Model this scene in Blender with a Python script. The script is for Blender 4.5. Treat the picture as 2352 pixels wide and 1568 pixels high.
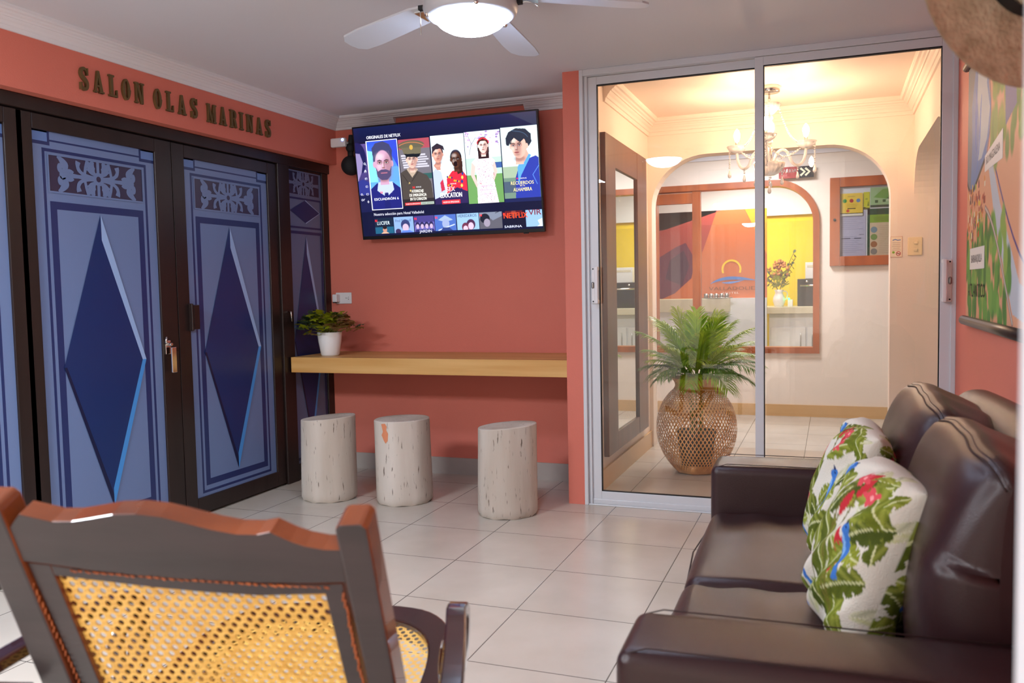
import bpy, math, random
import numpy as np
from mathutils import Vector, Matrix
from mathutils.geometry import tessellate_polygon
random.seed(7)
PI = math.pi
scene = bpy.context.scene
for o in list(bpy.data.objects): bpy.data.objects.remove(o)
C = scene.collection

# ------------------------------------------------------------------ camera, world, exposure
cam_d = bpy.data.cameras.new('camera')
cam = bpy.data.objects.new('camera', cam_d); C.objects.link(cam)
cam_d.sensor_width = 36.0; cam_d.lens = 29.774
RT = (0.9354, 0.3530, -0.0199); UP = (-0.0030, 0.0641, 0.9979); FW = (-0.3535, 0.9334, -0.0611)
cam.matrix_world = Matrix(((RT[0], UP[0], -FW[0], 0.0), (RT[1], UP[1], -FW[1], 0.0), (RT[2], UP[2], -FW[2], 1.19), (0, 0, 0, 1)))
cam_d.clip_start = 0.05; cam_d.clip_end = 60
cam_d.dof.use_dof = True; cam_d.dof.focus_distance = 4.4; cam_d.dof.aperture_fstop = 4.6
scene.camera = cam
scene.view_settings.view_transform = 'Standard'; scene.view_settings.look = 'None'
scene.view_settings.gamma = 1.0; scene.view_settings.use_curve_mapping = False
scene.view_settings.exposure = 1.35
world = bpy.data.worlds.new('world'); scene.world = world; world.use_nodes = True
world.node_tree.nodes['Background'].inputs[0].default_value = (0.93, 0.95, 1.0, 1)
world.node_tree.nodes['Background'].inputs[1].default_value = 0.3

def area_light(name, loc, rot, size, power, color, size_y=None):
    l = bpy.data.lights.new(name, 'AREA'); l.energy = power; l.color = color; l.size = size
    if size_y: l.shape = 'RECTANGLE'; l.size_y = size_y
    o = bpy.data.objects.new(name, l); C.objects.link(o); o.location = loc; o.rotation_euler = rot
    return o
def point_light(name, loc, power, color, r=0.05):
    l = bpy.data.lights.new(name, 'POINT'); l.energy = power; l.color = color; l.shadow_soft_size = r
    o = bpy.data.objects.new(name, l); C.objects.link(o); o.location = loc
    return o
# unseen fill lights added behind the photographer to brighten the lounge, and the ceiling lamps of the rooms beyond the glass
area_light('lounge_rear_fill', (-2.65, 0.3, 2.33), (0, 0, 0), 0.7, 62, (0.84, 0.92, 1.0))
area_light('rear_right_fill', (1.1, -0.6, 2.33), (0, 0, 0), 0.7, 30, (0.95, 0.96, 1.0))  # unseen fill, added when the rear was walled in
area_light('lobby_light', (-0.7, 7.1, 2.42), (0, 0, 0), 0.5, 19, (0.95, 0.95, 1.0))
area_light('kitchen_light', (-0.9, 9.2, 2.4), (0, 0, 0), 0.9, 26, (1.0, 0.97, 0.9))
CHAND = (-0.365, 5.5)

# ------------------------------------------------------------------ materials
def lin(c):
    if isinstance(c, str):
        c = [int(c[i:i+2], 16) for i in (0, 2, 4)]
    return tuple(((v/255)/12.92 if v/255 <= 0.04045 else ((v/255+0.055)/1.055)**2.4) for v in c[:3])
def mat(name, col, rough=0.5, metal=0.0, spec=0.5, bump=0.0, bscale=60.0, vary=0.0, vscale=4.0, vcol=None, emit=None, estr=0.0,
        trans=0.0, ior=1.45, alpha=1.0, sheen=0.0, coat=0.0, stretch=(1, 1, 1), detail=4.0):
    m = bpy.data.materials.new(name); m.use_nodes = True
    nt = m.node_tree; b = nt.nodes['Principled BSDF']
    L = lin(col)
    b.inputs['Base Color'].default_value = (*L, 1)
    b.inputs['Roughness'].default_value = rough; b.inputs['Metallic'].default_value = metal
    b.inputs['Specular IOR Level'].default_value = spec; b.inputs['IOR'].default_value = ior
    b.inputs['Transmission Weight'].default_value = trans; b.inputs['Alpha'].default_value = alpha
    b.inputs['Sheen Weight'].default_value = sheen; b.inputs['Coat Weight'].default_value = coat
    if emit is not None:
        b.inputs['Emission Color'].default_value = (*lin(emit), 1); b.inputs['Emission Strength'].default_value = estr
    if vary or bump:
        tc = nt.nodes.new('ShaderNodeTexCoord'); mp = nt.nodes.new('ShaderNodeMapping')
        mp.inputs['Scale'].default_value = stretch; nt.links.new(tc.outputs['Object'], mp.inputs[0])
    if vary:
        n = nt.nodes.new('ShaderNodeTexNoise'); n.inputs['Scale'].default_value = vscale; n.inputs['Detail'].default_value = detail
        nt.links.new(mp.outputs[0], n.inputs['Vector'])
        mr = nt.nodes.new('ShaderNodeMapRange'); mr.inputs[1].default_value = 0.32; mr.inputs[2].default_value = 0.68
        nt.links.new(n.outputs['Fac'], mr.inputs[0])
        mx = nt.nodes.new('ShaderNodeMix'); mx.data_type = 'RGBA'
        nt.links.new(mr.outputs[0], mx.inputs[0])
        V = lin(vcol) if vcol else tuple(v*(1-vary) for v in L)
        mx.inputs[6].default_value = (*L, 1); mx.inputs[7].default_value = (*V, 1)
        nt.links.new(mx.outputs[2], b.inputs['Base Color'])
    if bump:
        n2 = nt.nodes.new('ShaderNodeTexNoise'); n2.inputs['Scale'].default_value = bscale; n2.inputs['Detail'].default_value = 5
        nt.links.new(mp.outputs[0], n2.inputs['Vector'])
        bp = nt.nodes.new('ShaderNodeBump'); bp.inputs['Strength'].default_value = bump; bp.inputs['Distance'].default_value = 0.01
        nt.links.new(n2.outputs['Fac'], bp.inputs['Height']); nt.links.new(bp.outputs[0], b.inputs['Normal'])
    return m
def paint_mat(name, rough=0.5, spec=0.5, emit=0.0, bump=0.0, bscale=300, coat=0.0):
    m = mat(name, 'ffffff', rough=rough, spec=spec, bump=bump, bscale=bscale, coat=coat)
    nt = m.node_tree; b = nt.nodes['Principled BSDF']
    a = nt.nodes.new('ShaderNodeVertexColor'); a.layer_name = 'Col'
    if emit:
        b.inputs['Base Color'].default_value = (0.004, 0.004, 0.006, 1)
        nt.links.new(a.outputs[0], b.inputs['Emission Color']); b.inputs['Emission Strength'].default_value = emit
    else:
        nt.links.new(a.outputs[0], b.inputs['Base Color'])
    return m
def glass_mat(name, tint=(1, 1, 1), rough=0.0, refl=1.0):
    m = bpy.data.materials.new(name); m.use_nodes = True; nt = m.node_tree; nt.nodes.clear()
    out = nt.nodes.new('ShaderNodeOutputMaterial'); tr = nt.nodes.new('ShaderNodeBsdfTransparent'); gl = nt.nodes.new('ShaderNodeBsdfGlossy')
    tr.inputs[0].default_value = (*tint, 1); gl.inputs['Roughness'].default_value = rough
    fr = nt.nodes.new('ShaderNodeFresnel'); fr.inputs[0].default_value = 1.5
    mm = nt.nodes.new('ShaderNodeMath'); mm.operation = 'MULTIPLY'; mm.inputs[1].default_value = 1.6*refl; mm.use_clamp = True
    mx = nt.nodes.new('ShaderNodeMixShader')
    # reflect once per pane, on the outer face, so a thin sheet behaves like thin glass
    ge = nt.nodes.new('ShaderNodeNewGeometry'); inv = nt.nodes.new('ShaderNodeMath'); inv.operation = 'SUBTRACT'; inv.inputs[0].default_value = 1.0
    m2 = nt.nodes.new('ShaderNodeMath'); m2.operation = 'MULTIPLY'
    nt.links.new(ge.outputs['Backfacing'], inv.inputs[1]); nt.links.new(inv.outputs[0], m2.inputs[1]); nt.links.new(mm.outputs[0], m2.inputs[0])
    nt.links.new(fr.outputs[0], mm.inputs[0]); nt.links.new(m2.outputs[0], mx.inputs[0])
    nt.links.new(tr.outputs[0], mx.inputs[1]); nt.links.new(gl.outputs[0], mx.inputs[2]); nt.links.new(mx.outputs[0], out.inputs[0])
    return m
def tile_mat(name, size, off, c1, c2, grout, rough=0.22, line=0.0035):
    m = mat(name, c1, rough=rough, vary=0.1, vscale=3.0, vcol=c2, detail=6)
    nt = m.node_tree; b = nt.nodes['Principled BSDF']
    tc = nt.nodes.new('ShaderNodeTexCoord'); sep = nt.nodes.new('ShaderNodeSeparateXYZ'); nt.links.new(tc.outputs['Object'], sep.inputs[0])
    ds = []
    for k in range(2):
        a = nt.nodes.new('ShaderNodeMath'); a.operation = 'SUBTRACT'; a.inputs[1].default_value = off[k]; nt.links.new(sep.outputs[k], a.inputs[0])
        p = nt.nodes.new('ShaderNodeMath'); p.operation = 'PINGPONG'; p.inputs[1].default_value = size/2; nt.links.new(a.outputs[0], p.inputs[0])
        ds.append(p)
    mn = nt.nodes.new('ShaderNodeMath'); mn.operation = 'MINIMUM'; nt.links.new(ds[0].outputs[0], mn.inputs[0]); nt.links.new(ds[1].outputs[0], mn.inputs[1])
    lt = nt.nodes.new('ShaderNodeMapRange'); lt.inputs[1].default_value = line*0.35; lt.inputs[2].default_value = line*0.75; nt.links.new(mn.outputs[0], lt.inputs[0])
    mx = nt.nodes.new('ShaderNodeMix'); mx.data_type = 'RGBA'; mx.inputs[6].default_value = (*lin(grout), 1)
    old = b.inputs['Base Color'].links[0].from_socket
    nt.links.new(lt.outputs[0], mx.inputs[0]); nt.links.new(old, mx.inputs[7]); nt.links.new(mx.outputs[2], b.inputs['Base Color'])
    bp = nt.nodes.new('ShaderNodeBump'); bp.inputs['Strength'].default_value = 0.4; bp.inputs['Distance'].default_value = 0.002
    nt.links.new(lt.outputs[0], bp.inputs['Height']); nt.links.new(bp.outputs[0], b.inputs['Normal'])
    # satin glaze that scatters a little more where it is worn
    n = nt.nodes.new('ShaderNodeTexNoise'); n.inputs['Scale'].default_value = 1.7; nt.links.new(tc.outputs['Object'], n.inputs['Vector'])
    r = nt.nodes.new('ShaderNodeMapRange'); r.inputs[3].default_value = rough*0.8; r.inputs[4].default_value = rough*1.35
    nt.links.new(n.outputs['Fac'], r.inputs[0]); nt.links.new(r.outputs[0], b.inputs['Roughness'])
    return m
def cane_mat(name, pitch=0.018):
    """woven cane: real see-through holes, two offset grids of large holes and small ones between"""
    m = mat(name, 'e6bb62', rough=0.4, vary=0.25, vscale=30, vcol='d2a048')
    nt = m.node_tree; b = nt.nodes['Principled BSDF']
    tc = nt.nodes.new('ShaderNodeTexCoord')
    def hole(ox, oy, r, sx=1.0):
        mp = nt.nodes.new('ShaderNodeMapping'); mp.inputs['Scale'].default_value = (1/pitch, 1/(pitch*1.42), 1); mp.inputs['Location'].default_value = (ox, oy, 0)
        nt.links.new(tc.outputs['UV'], mp.inputs[0])
        f = nt.nodes.new('ShaderNodeVectorMath'); f.operation = 'FRACTION'; nt.links.new(mp.outputs[0], f.inputs[0])
        s = nt.nodes.new('ShaderNodeVectorMath'); s.operation = 'SUBTRACT'; s.inputs[1].default_value = (0.5, 0.5, 0); nt.links.new(f.outputs[0], s.inputs[0])
        z = nt.nodes.new('ShaderNodeVectorMath'); z.operation = 'MULTIPLY'; z.inputs[1].default_value = (sx, 1.0, 0); nt.links.new(s.outputs[0], z.inputs[0])
        l = nt.nodes.new('ShaderNodeVectorMath'); l.operation = 'LENGTH'; nt.links.new(z.outputs[0], l.inputs[0])
        g = nt.nodes.new('ShaderNodeMath'); g.operation = 'GREATER_THAN'; g.inputs[1].default_value = r; nt.links.new(l.outputs['Value'], g.inputs[0])
        return g
    gs = [hole(0, 0, 0.215, 0.8), hole(0.5, 0.5, 0.215, 0.8), hole(0.5, 0, 0.05), hole(0, 0.5, 0.05)]
    cur = gs[0]
    for g in gs[1:]:
        mn = nt.nodes.new('ShaderNodeMath'); mn.operation = 'MINIMUM'
        nt.links.new(cur.outputs[0], mn.inputs[0]); nt.links.new(g.outputs[0], mn.inputs[1]); cur = mn
    nt.links.new(cur.outputs[0], b.inputs['Alpha'])
    return m

M = {}
M['coral'] = mat('coral_paint', 'dc7c6a', rough=0.55, spec=0.3, bump=0.12, bscale=220, vary=0.05, vscale=2)
M['white_wall'] = mat('white_wall_paint', 'efe2d4', rough=0.6, spec=0.3, bump=0.12, bscale=120)
M['ceiling'] = mat('ceiling_paint', 'dedfe4', rough=0.7, spec=0.2, bump=0.05, bscale=150)
M['moulding'] = mat('moulding_paint', 'e2e2e6', rough=0.5, spec=0.3)
M['cream'] = mat('cream_paint', 'efdfd0', rough=0.5, spec=0.3, bump=0.08, bscale=120)
M['grey_base'] = mat('grey_baseboard_tile', 'b5aba3', rough=0.35, vary=0.1, vscale=6)
M['tan_base'] = mat('tan_baseboard_tile', 'd8b07c', rough=0.35, vary=0.08, vscale=6)
M['darkwood'] = mat('dark_door_wood', '2e2220', rough=0.33, spec=0.5, vary=0.4, vscale=7, stretch=(1, 1, 0.08), bump=0.06, bscale=25)
M['shelfwood'] = mat('light_oak', 'deb06e', rough=0.4, vary=0.2, vscale=9, stretch=(0.12, 1, 2.2), vcol='cd9752', detail=8)
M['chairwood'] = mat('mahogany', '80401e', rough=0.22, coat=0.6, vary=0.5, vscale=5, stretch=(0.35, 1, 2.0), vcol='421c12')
M['lacquer'] = mat('dark_lacquered_mahogany', '3f1b15', rough=0.14, coat=0.8, vary=0.4, vscale=6, stretch=(1, 0.3, 1), vcol='241011')
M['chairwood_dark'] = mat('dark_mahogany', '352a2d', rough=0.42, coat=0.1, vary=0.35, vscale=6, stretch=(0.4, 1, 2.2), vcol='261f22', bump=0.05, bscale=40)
M['redwood'] = mat('orange_brown_wood', 'b4602f', rough=0.35, vary=0.3, vscale=10, stretch=(1, 1, 0.2), vcol='8f4520')
M['mirrorwood'] = mat('walnut', '6e4130', rough=0.35, vary=0.35, vscale=9, stretch=(1, 1, 0.12))
M['alu'] = mat('white_aluminium', 'd5d8dc', rough=0.32, metal=0.0, spec=0.6)
M['rubber'] = mat('black_gasket', '15161a', rough=0.6)
M['chrome'] = mat('chrome', 'd8d4cf', rough=0.12, metal=1.0)
M['steel'] = mat('brushed_steel', 'a9a7a4', rough=0.3, metal=1.0)
M['leather'] = mat('brown_leather', '321d1f', rough=0.27, spec=0.5, bump=0.18, bscale=500, vary=0.12, vscale=3)
M['thread'] = mat('seam_thread', '2b1a19', rough=0.6)
M['black'] = mat('black_plastic', '16161a', rough=0.35)
M['blackmat'] = mat('black_matte', '1b1c1f', rough=0.7)
M['white_plastic'] = mat('white_plastic', 'e6e4e4', rough=0.4)
M['cream_plastic'] = mat('cream_plastic', 'efd9b0', rough=0.35)
M['white_ceramic'] = mat('white_ceramic', 'ecebea', rough=0.25, coat=0.3)
M['fanwhite'] = mat('fan_enamel', 'c9ced6', rough=0.35)
M['bowl'] = mat('lamp_bowl_glass', 'ffffff', rough=0.4, emit='cfe0ff', estr=38.0)
M['bulb'] = mat('candle_bulb', 'ffffff', rough=0.3, emit='ffd6b0', estr=165.0)
M['crystal'] = mat('crystal', 'ffffff', rough=0.05, trans=0.6, ior=1.45, spec=0.8)
M['glass'] = glass_mat('door_glass', (0.985, 0.985, 0.985))
M['glass_arch'] = glass_mat('arch_glass', (0.95, 0.955, 0.955), refl=1.0)
M['mirror'] = mat('mirror_silver', 'd4d8d4', rough=0.01, metal=1.0)
M['film'] = paint_mat('printed_glass_film', rough=0.28, spec=0.5)
M['paint'] = paint_mat('painted_print', rough=0.55, spec=0.3)
M['screen'] = paint_mat('screen_image', rough=0.12, emit=0.62)
M['fabric'] = paint_mat('printed_cotton', rough=0.85, spec=0.2, bump=0.3, bscale=300)
M['letter'] = mat('bronze_letter', '6b5634', rough=0.45, metal=0.3)
M['letter_d'] = mat('dark_letter', '2c2a28', rough=0.5)
M['bamboo'] = mat('bamboo_strip', 'efb06c', rough=0.5, vary=0.3, vscale=12, vcol='d08a44')
M['palm'] = mat('palm_leaf', 'c2dc42', rough=0.4, vary=0.6, vscale=6, vcol='6fa030')
M['palm_dark'] = mat('palm_leaf_dark', '6a9c38', rough=0.45, vary=0.4, vscale=6)
M['stalk'] = mat('palm_stalk', '8d9a3c', rough=0.5)
M['blossom'] = mat('dried_blossom', 'd0843e', rough=0.8, vary=0.3, vscale=40)
M['soil'] = mat('soil', '2a201a', rough=0.95, bump=0.6, bscale=60)
M['straw'] = mat('woven_straw', 'ccc8ac', rough=0.85, vary=0.35, vscale=40, vcol='aca58a', bump=0.5, bscale=140)
M['yellow'] = mat('yellow_wall', 'f2d21c', rough=0.6)
M['kitchen_white'] = mat('kitchen_white', 'e6e6e8', rough=0.4)
M['counter'] = mat('counter_stone', 'd6cdb4', rough=0.3)
M['leaf1'] = mat('dusky_leaf', '5a7350', rough=0.5, vary=0.4, vscale=25)
M['leaf2'] = mat('lime_leaf', 'b2b820', rough=0.5, vary=0.35, vscale=25, vcol='8f9a1c')
M['leaf3'] = mat('bronze_leaf', 'ac8650', rough=0.5, vary=0.4, vscale=25)
M['floor'] = tile_mat('floor_tile', 0.46, (-1.558, 3.811), 'cbc2b6', 'bfb5a8', '5d5650', rough=0.2)
M['led_b'] = mat('blue_led', 'ffffff', emit='5a8cff', estr=6)
M['led_g'] = mat('green_led', '20ff60', emit='20ff60', estr=8)
def log_mat():
    m = mat('whitewashed_log', 'd9cfc4', rough=0.75, vary=0.3, vscale=5, vcol='b7a99a', stretch=(1, 1, 0.15), bump=0.25, bscale=30)
    nt = m.node_tree; b = nt.nodes['Principled BSDF']
    tc = nt.nodes.new('ShaderNodeTexCoord'); mp = nt.nodes.new('ShaderNodeMapping'); mp.inputs['Scale'].default_value = (85, 85, 13)
    nt.links.new(tc.outputs['Object'], mp.inputs[0])
    n = nt.nodes.new('ShaderNodeTexNoise'); n.inputs['Scale'].default_value = 1.0; n.inputs['Detail'].default_value = 3; nt.links.new(mp.outputs[0], n.inputs['Vector'])
    r = nt.nodes.new('ShaderNodeMapRange'); r.inputs[1].default_value = 0.64; r.inputs[2].default_value = 0.72; nt.links.new(n.outputs['Fac'], r.inputs[0])
    mx = nt.nodes.new('ShaderNodeMix'); mx.data_type = 'RGBA'; old = b.inputs['Base Color'].links[0].from_socket
    mx.inputs[7].default_value = (*lin('6a5b4e'), 1)
    nt.links.new(r.outputs[0], mx.inputs[0]); nt.links.new(old, mx.inputs[6]); nt.links.new(mx.outputs[2], b.inputs['Base Color'])
    return m
M['log'] = log_mat()
M['stain'] = mat('coral_paint_stain', 'dc8a62', rough=0.7)

# ------------------------------------------------------------------ mesh builder
class MB:
    def __init__(s): s.v = []; s.f = []; s.m = []; s.c = []; s.sm = []; s.uv = None
    def add(s, vs, fs, mi=0, col=(1, 1, 1), smooth=False):
        n = len(s.v); s.v += [tuple(v) for v in vs]
        for f in fs:
            s.f.append(tuple(n+i for i in f)); s.m.append(mi); s.c.append(col); s.sm.append(smooth)
        return s
    def box(s, x0, x1, y0, y1, z0, z1, mi=0, col=(1, 1, 1)):
        if x0 > x1: x0, x1 = x1, x0
        if y0 > y1: y0, y1 = y1, y0
        if z0 > z1: z0, z1 = z1, z0
        v = [(x, y, z) for z in (z0, z1) for y in (y0, y1) for x in (x0, x1)]
        return s.add(v, [(0, 2, 3, 1), (4, 5, 7, 6), (0, 1, 5, 4), (2, 6, 7, 3), (0, 4, 6, 2), (1, 3, 7, 5)], mi, col)
    def lathe(s, prof, cx=0, cy=0, cz=0, n=32, mi=0, col=(1, 1, 1), smooth=True, flute=0, famp=0.0, close=False):
        vs = []
        for r, z in prof:
            for i in range(n):
                a = 2*PI*i/n; rr = r*(1+famp*math.cos(flute*a)) if flute else r
                vs.append((cx+rr*math.cos(a), cy+rr*math.sin(a), cz+z))
        fs = []
        for j in range(len(prof)-1):
            for i in range(n):
                k = (i+1) % n; fs.append((j*n+i, j*n+k, (j+1)*n+k, (j+1)*n+i))
        s.add(vs, fs, mi, col, smooth)
        return s
    def disc(s, c, r, z, n=32, mi=0, up=True, col=(1, 1, 1)):
        vs = [(c[0]+r*math.cos(2*PI*i/n), c[1]+r*math.sin(2*PI*i/n), z) for i in range(n)]
        return s.add(vs, [tuple(range(n)) if up else tuple(range(n))[::-1]], mi, col)
    def tube(s, pts, r, n=10, mi=0, col=(1, 1, 1), cap=True, smooth=True):
        pts = [Vector(p) for p in pts]; N = len(pts); rs = r if isinstance(r, (list, tuple)) else [r]*N
        vs = []; ref = None
        for i, p in enumerate(pts):
            t = (pts[min(i+1, N-1)]-pts[max(i-1, 0)]).normalized()
            if ref is None:
                ref = Vector((0, 0, 1)) if abs(t.z) < 0.9 else Vector((1, 0, 0))
            a = t.cross(ref)
            if a.length < 1e-4: a = t.cross(Vector((0.3, 1, 0.2)))
            a.normalize(); b = a.cross(t).normalized(); ref = b
            for k in range(n):
                an = 2*PI*k/n; vs.append(p+a*(rs[i]*math.cos(an))+b*(rs[i]*math.sin(an)))
        fs = [(i*n+k, (i+1)*n+k, (i+1)*n+(k+1) % n, i*n+(k+1) % n) for i in range(N-1) for k in range(n)]
        if cap: fs += [tuple(range(n)), tuple((N-1)*n+k for k in range(n))[::-1]]
        return s.add(vs, fs, mi, col, smooth)
    def ball(s, c, r, mi=0, col=(1, 1, 1), n=10, m=7, sz=1.0):
        vs = [(c[0]+r*math.sin(PI*j/m)*math.cos(2*PI*i/n), c[1]+r*math.sin(PI*j/m)*math.sin(2*PI*i/n), c[2]+r*sz*math.cos(PI*j/m)) for j in range(m+1) for i in range(n)]
        fs = [(j*n+i, (j+1)*n+i, (j+1)*n+(i+1) % n, j*n+(i+1) % n) for j in range(m) for i in range(n)]
        return s.add(vs, fs, mi, col, True)
    def prism(s, pts, fn, t, mi=0, col=(1, 1, 1)):
        """pts: 2D outline; fn(u,v,w)->xyz; extruded w = t0..t1"""
        n = len(pts); t0, t1 = t
        vs = [fn(u, v, t0) for u, v in pts]+[fn(u, v, t1) for u, v in pts]
        tri = tessellate_polygon([[Vector((u, v, 0)) for u, v in pts]])
        fs = [tuple(x)[::-1] for x in tri]+[tuple(i+n for i in x) for x in tri]
        fs += [(i, (i+1) % n, (i+1) % n+n, i+n) for i in range(n)]
        return s.add(vs, fs, mi, col)
    def rbox(s, x0, x1, y0, y1, z0, z1, r=0.03, n=6, bulge=(0, 0, 0), mi=0, fn=None, seg=10, smooth=True):
        """rounded, optionally bulging box (cushions, arms)"""
        cx, cy, cz = (x0+x1)/2, (y0+y1)/2, (z0+z1)/2; hx, hy, hz = (x1-x0)/2, (y1-y0)/2, (z1-z0)/2
        def samples(h):
            k = [-h+r*(1-math.cos(PI/2*i/n)) if False else -h+r*i/n for i in range(n+1)]
            mid = [(-h+r)+(2*h-2*r)*i/seg for i in range(1, seg)]
            return k+mid+[-a for a in k[::-1]]
        S = [samples(h) for h in (hx, hy, hz)]
        idx = {}; vs = []; fs = []
        def vid(i, j, k):
            key = (i, j, k)
            if key not in idx:
                p = [S[0][i], S[1][j], S[2][k]]; H = (hx, hy, hz)
                q = [max(-H[a]+r, min(H[a]-r, p[a])) for a in range(3)]
                d = Vector([p[a]-q[a] for a in range(3)])
                m_ = max(abs(d.x), abs(d.y), abs(d.z))
                if m_ > 1e-9: d = d.normalized()*m_
                P = [q[a]+d[a] for a in range(3)]
                N = [P[a]/H[a] for a in range(3)]
                P[0] += bulge[0]*N[0]*max(0, 1-N[1]**2)*max(0, 1-N[2]**2)
                P[1] += bulge[1]*N[1]*max(0, 1-N[0]**2)*max(0, 1-N[2]**2)
                P[2] += bulge[2]*N[2]*max(0, 1-N[1]**2)*max(0, 1-N[0]**2)
                X = (cx+P[0], cy+P[1], cz+P[2])
                if fn: X = fn(*X)
                idx[key] = len(vs); vs.append(X)
            return idx[key]
        L = [len(q)-1 for q in S]
        for a, b, c_ in ((0, 1, 2), (1, 2, 0), (2, 0, 1)):
            for side in (0, L[c_]):
                for i in range(L[a]):
                    for j in range(L[b]):
                        def g(ii, jj):
                            t = [0, 0, 0]; t[a] = ii; t[b] = jj; t[c_] = side; return vid(*t)
                        q = (g(i, j), g(i+1, j), g(i+1, j+1), g(i, j+1))
                        fs.append(q if side else q[::-1])
        return s.add(vs, fs, mi, (1, 1, 1), smooth)
    def build(s, name, mats, parent=None, loc=(0, 0, 0), rotz=0.0, bevel=0.0, cols=None):
        me = bpy.data.meshes.new(name); me.from_pydata(s.v, [], s.f)
        ms = mats if isinstance(mats, (list, tuple)) else [mats]
        for m in ms: me.materials.append(M[m] if isinstance(m, str) else m)
        me.polygons.foreach_set('material_index', s.m); me.polygons.foreach_set('use_smooth', s.sm)
        if cols is not None:
            a = me.color_attributes.new('Col', 'FLOAT_COLOR', 'POINT'); a.data.foreach_set('color', np.asarray(cols, dtype=np.float32).ravel())
        elif any(c != (1, 1, 1) for c in s.c):
            a = me.color_attributes.new('Col', 'FLOAT_COLOR', 'CORNER')
            buf = []
            for p, c in zip(s.f, s.c): buf += [c[0], c[1], c[2], 1.0]*len(p)
            a.data.foreach_set('color', buf)
        if s.uv is not None:
            u = me.uv_layers.new(name='UVMap'); b = []
            for p in s.f:
                for i in p: b += list(s.uv[i])
            u.data.foreach_set('uv', b)
        me.update()
        o = bpy.data.objects.new(name, me); C.objects.link(o)
        if parent: o.parent = parent
        o.location = loc; o.rotation_euler = (0, 0, rotz)
        if bevel:
            md = o.modifiers.new('bevel', 'BEVEL'); md.width = bevel; md.segments = 2; md.limit_method = 'ANGLE'
        return o
def tag(o, label=None, cat=None, group=None, kind=None):
    if label: o['label'] = label
    if cat: o['category'] = cat
    if group: o['group'] = group
    if kind: o['kind'] = kind
    return o
def thing(name, label, cat, loc=(0, 0, 0), rotz=0.0, group=None):
    o = bpy.data.objects.new(name, None); C.objects.link(o); o.location = loc; o.rotation_euler = (0, 0, rotz); o.empty_display_size = 0.05
    return tag(o, label, cat, group)
def struct(name, o, label=None):
    o.name = name; o['kind'] = 'structure'
    if label: o['label'] = label
    return o
def copy_tree(o, parent=None):
    c = o.copy(); C.objects.link(c); c.parent = parent
    for ch in list(o.children): copy_tree(ch, c)
    return c

_glyph = {}
def text_mesh(s):
    """flat outline mesh of a string in Blender's built-in sans face, baseline at 0, unit size"""
    if s in _glyph: return _glyph[s]
    cu = bpy.data.curves.new('t', 'FONT'); cu.body = s; cu.resolution_u = 2; cu.align_x = 'LEFT'
    ob = bpy.data.objects.new('t', cu); C.objects.link(ob)
    dg = bpy.context.evaluated_depsgraph_get(); dg.update()
    me = bpy.data.meshes.new_from_object(ob.evaluated_get(dg))
    vs = [tuple(v.co) for v in me.vertices]; fs = [tuple(p.vertices) for p in me.polygons]
    bpy.data.objects.remove(ob); bpy.data.curves.remove(cu); bpy.data.meshes.remove(me)
    _glyph[s] = (vs, fs); return vs, fs

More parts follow.
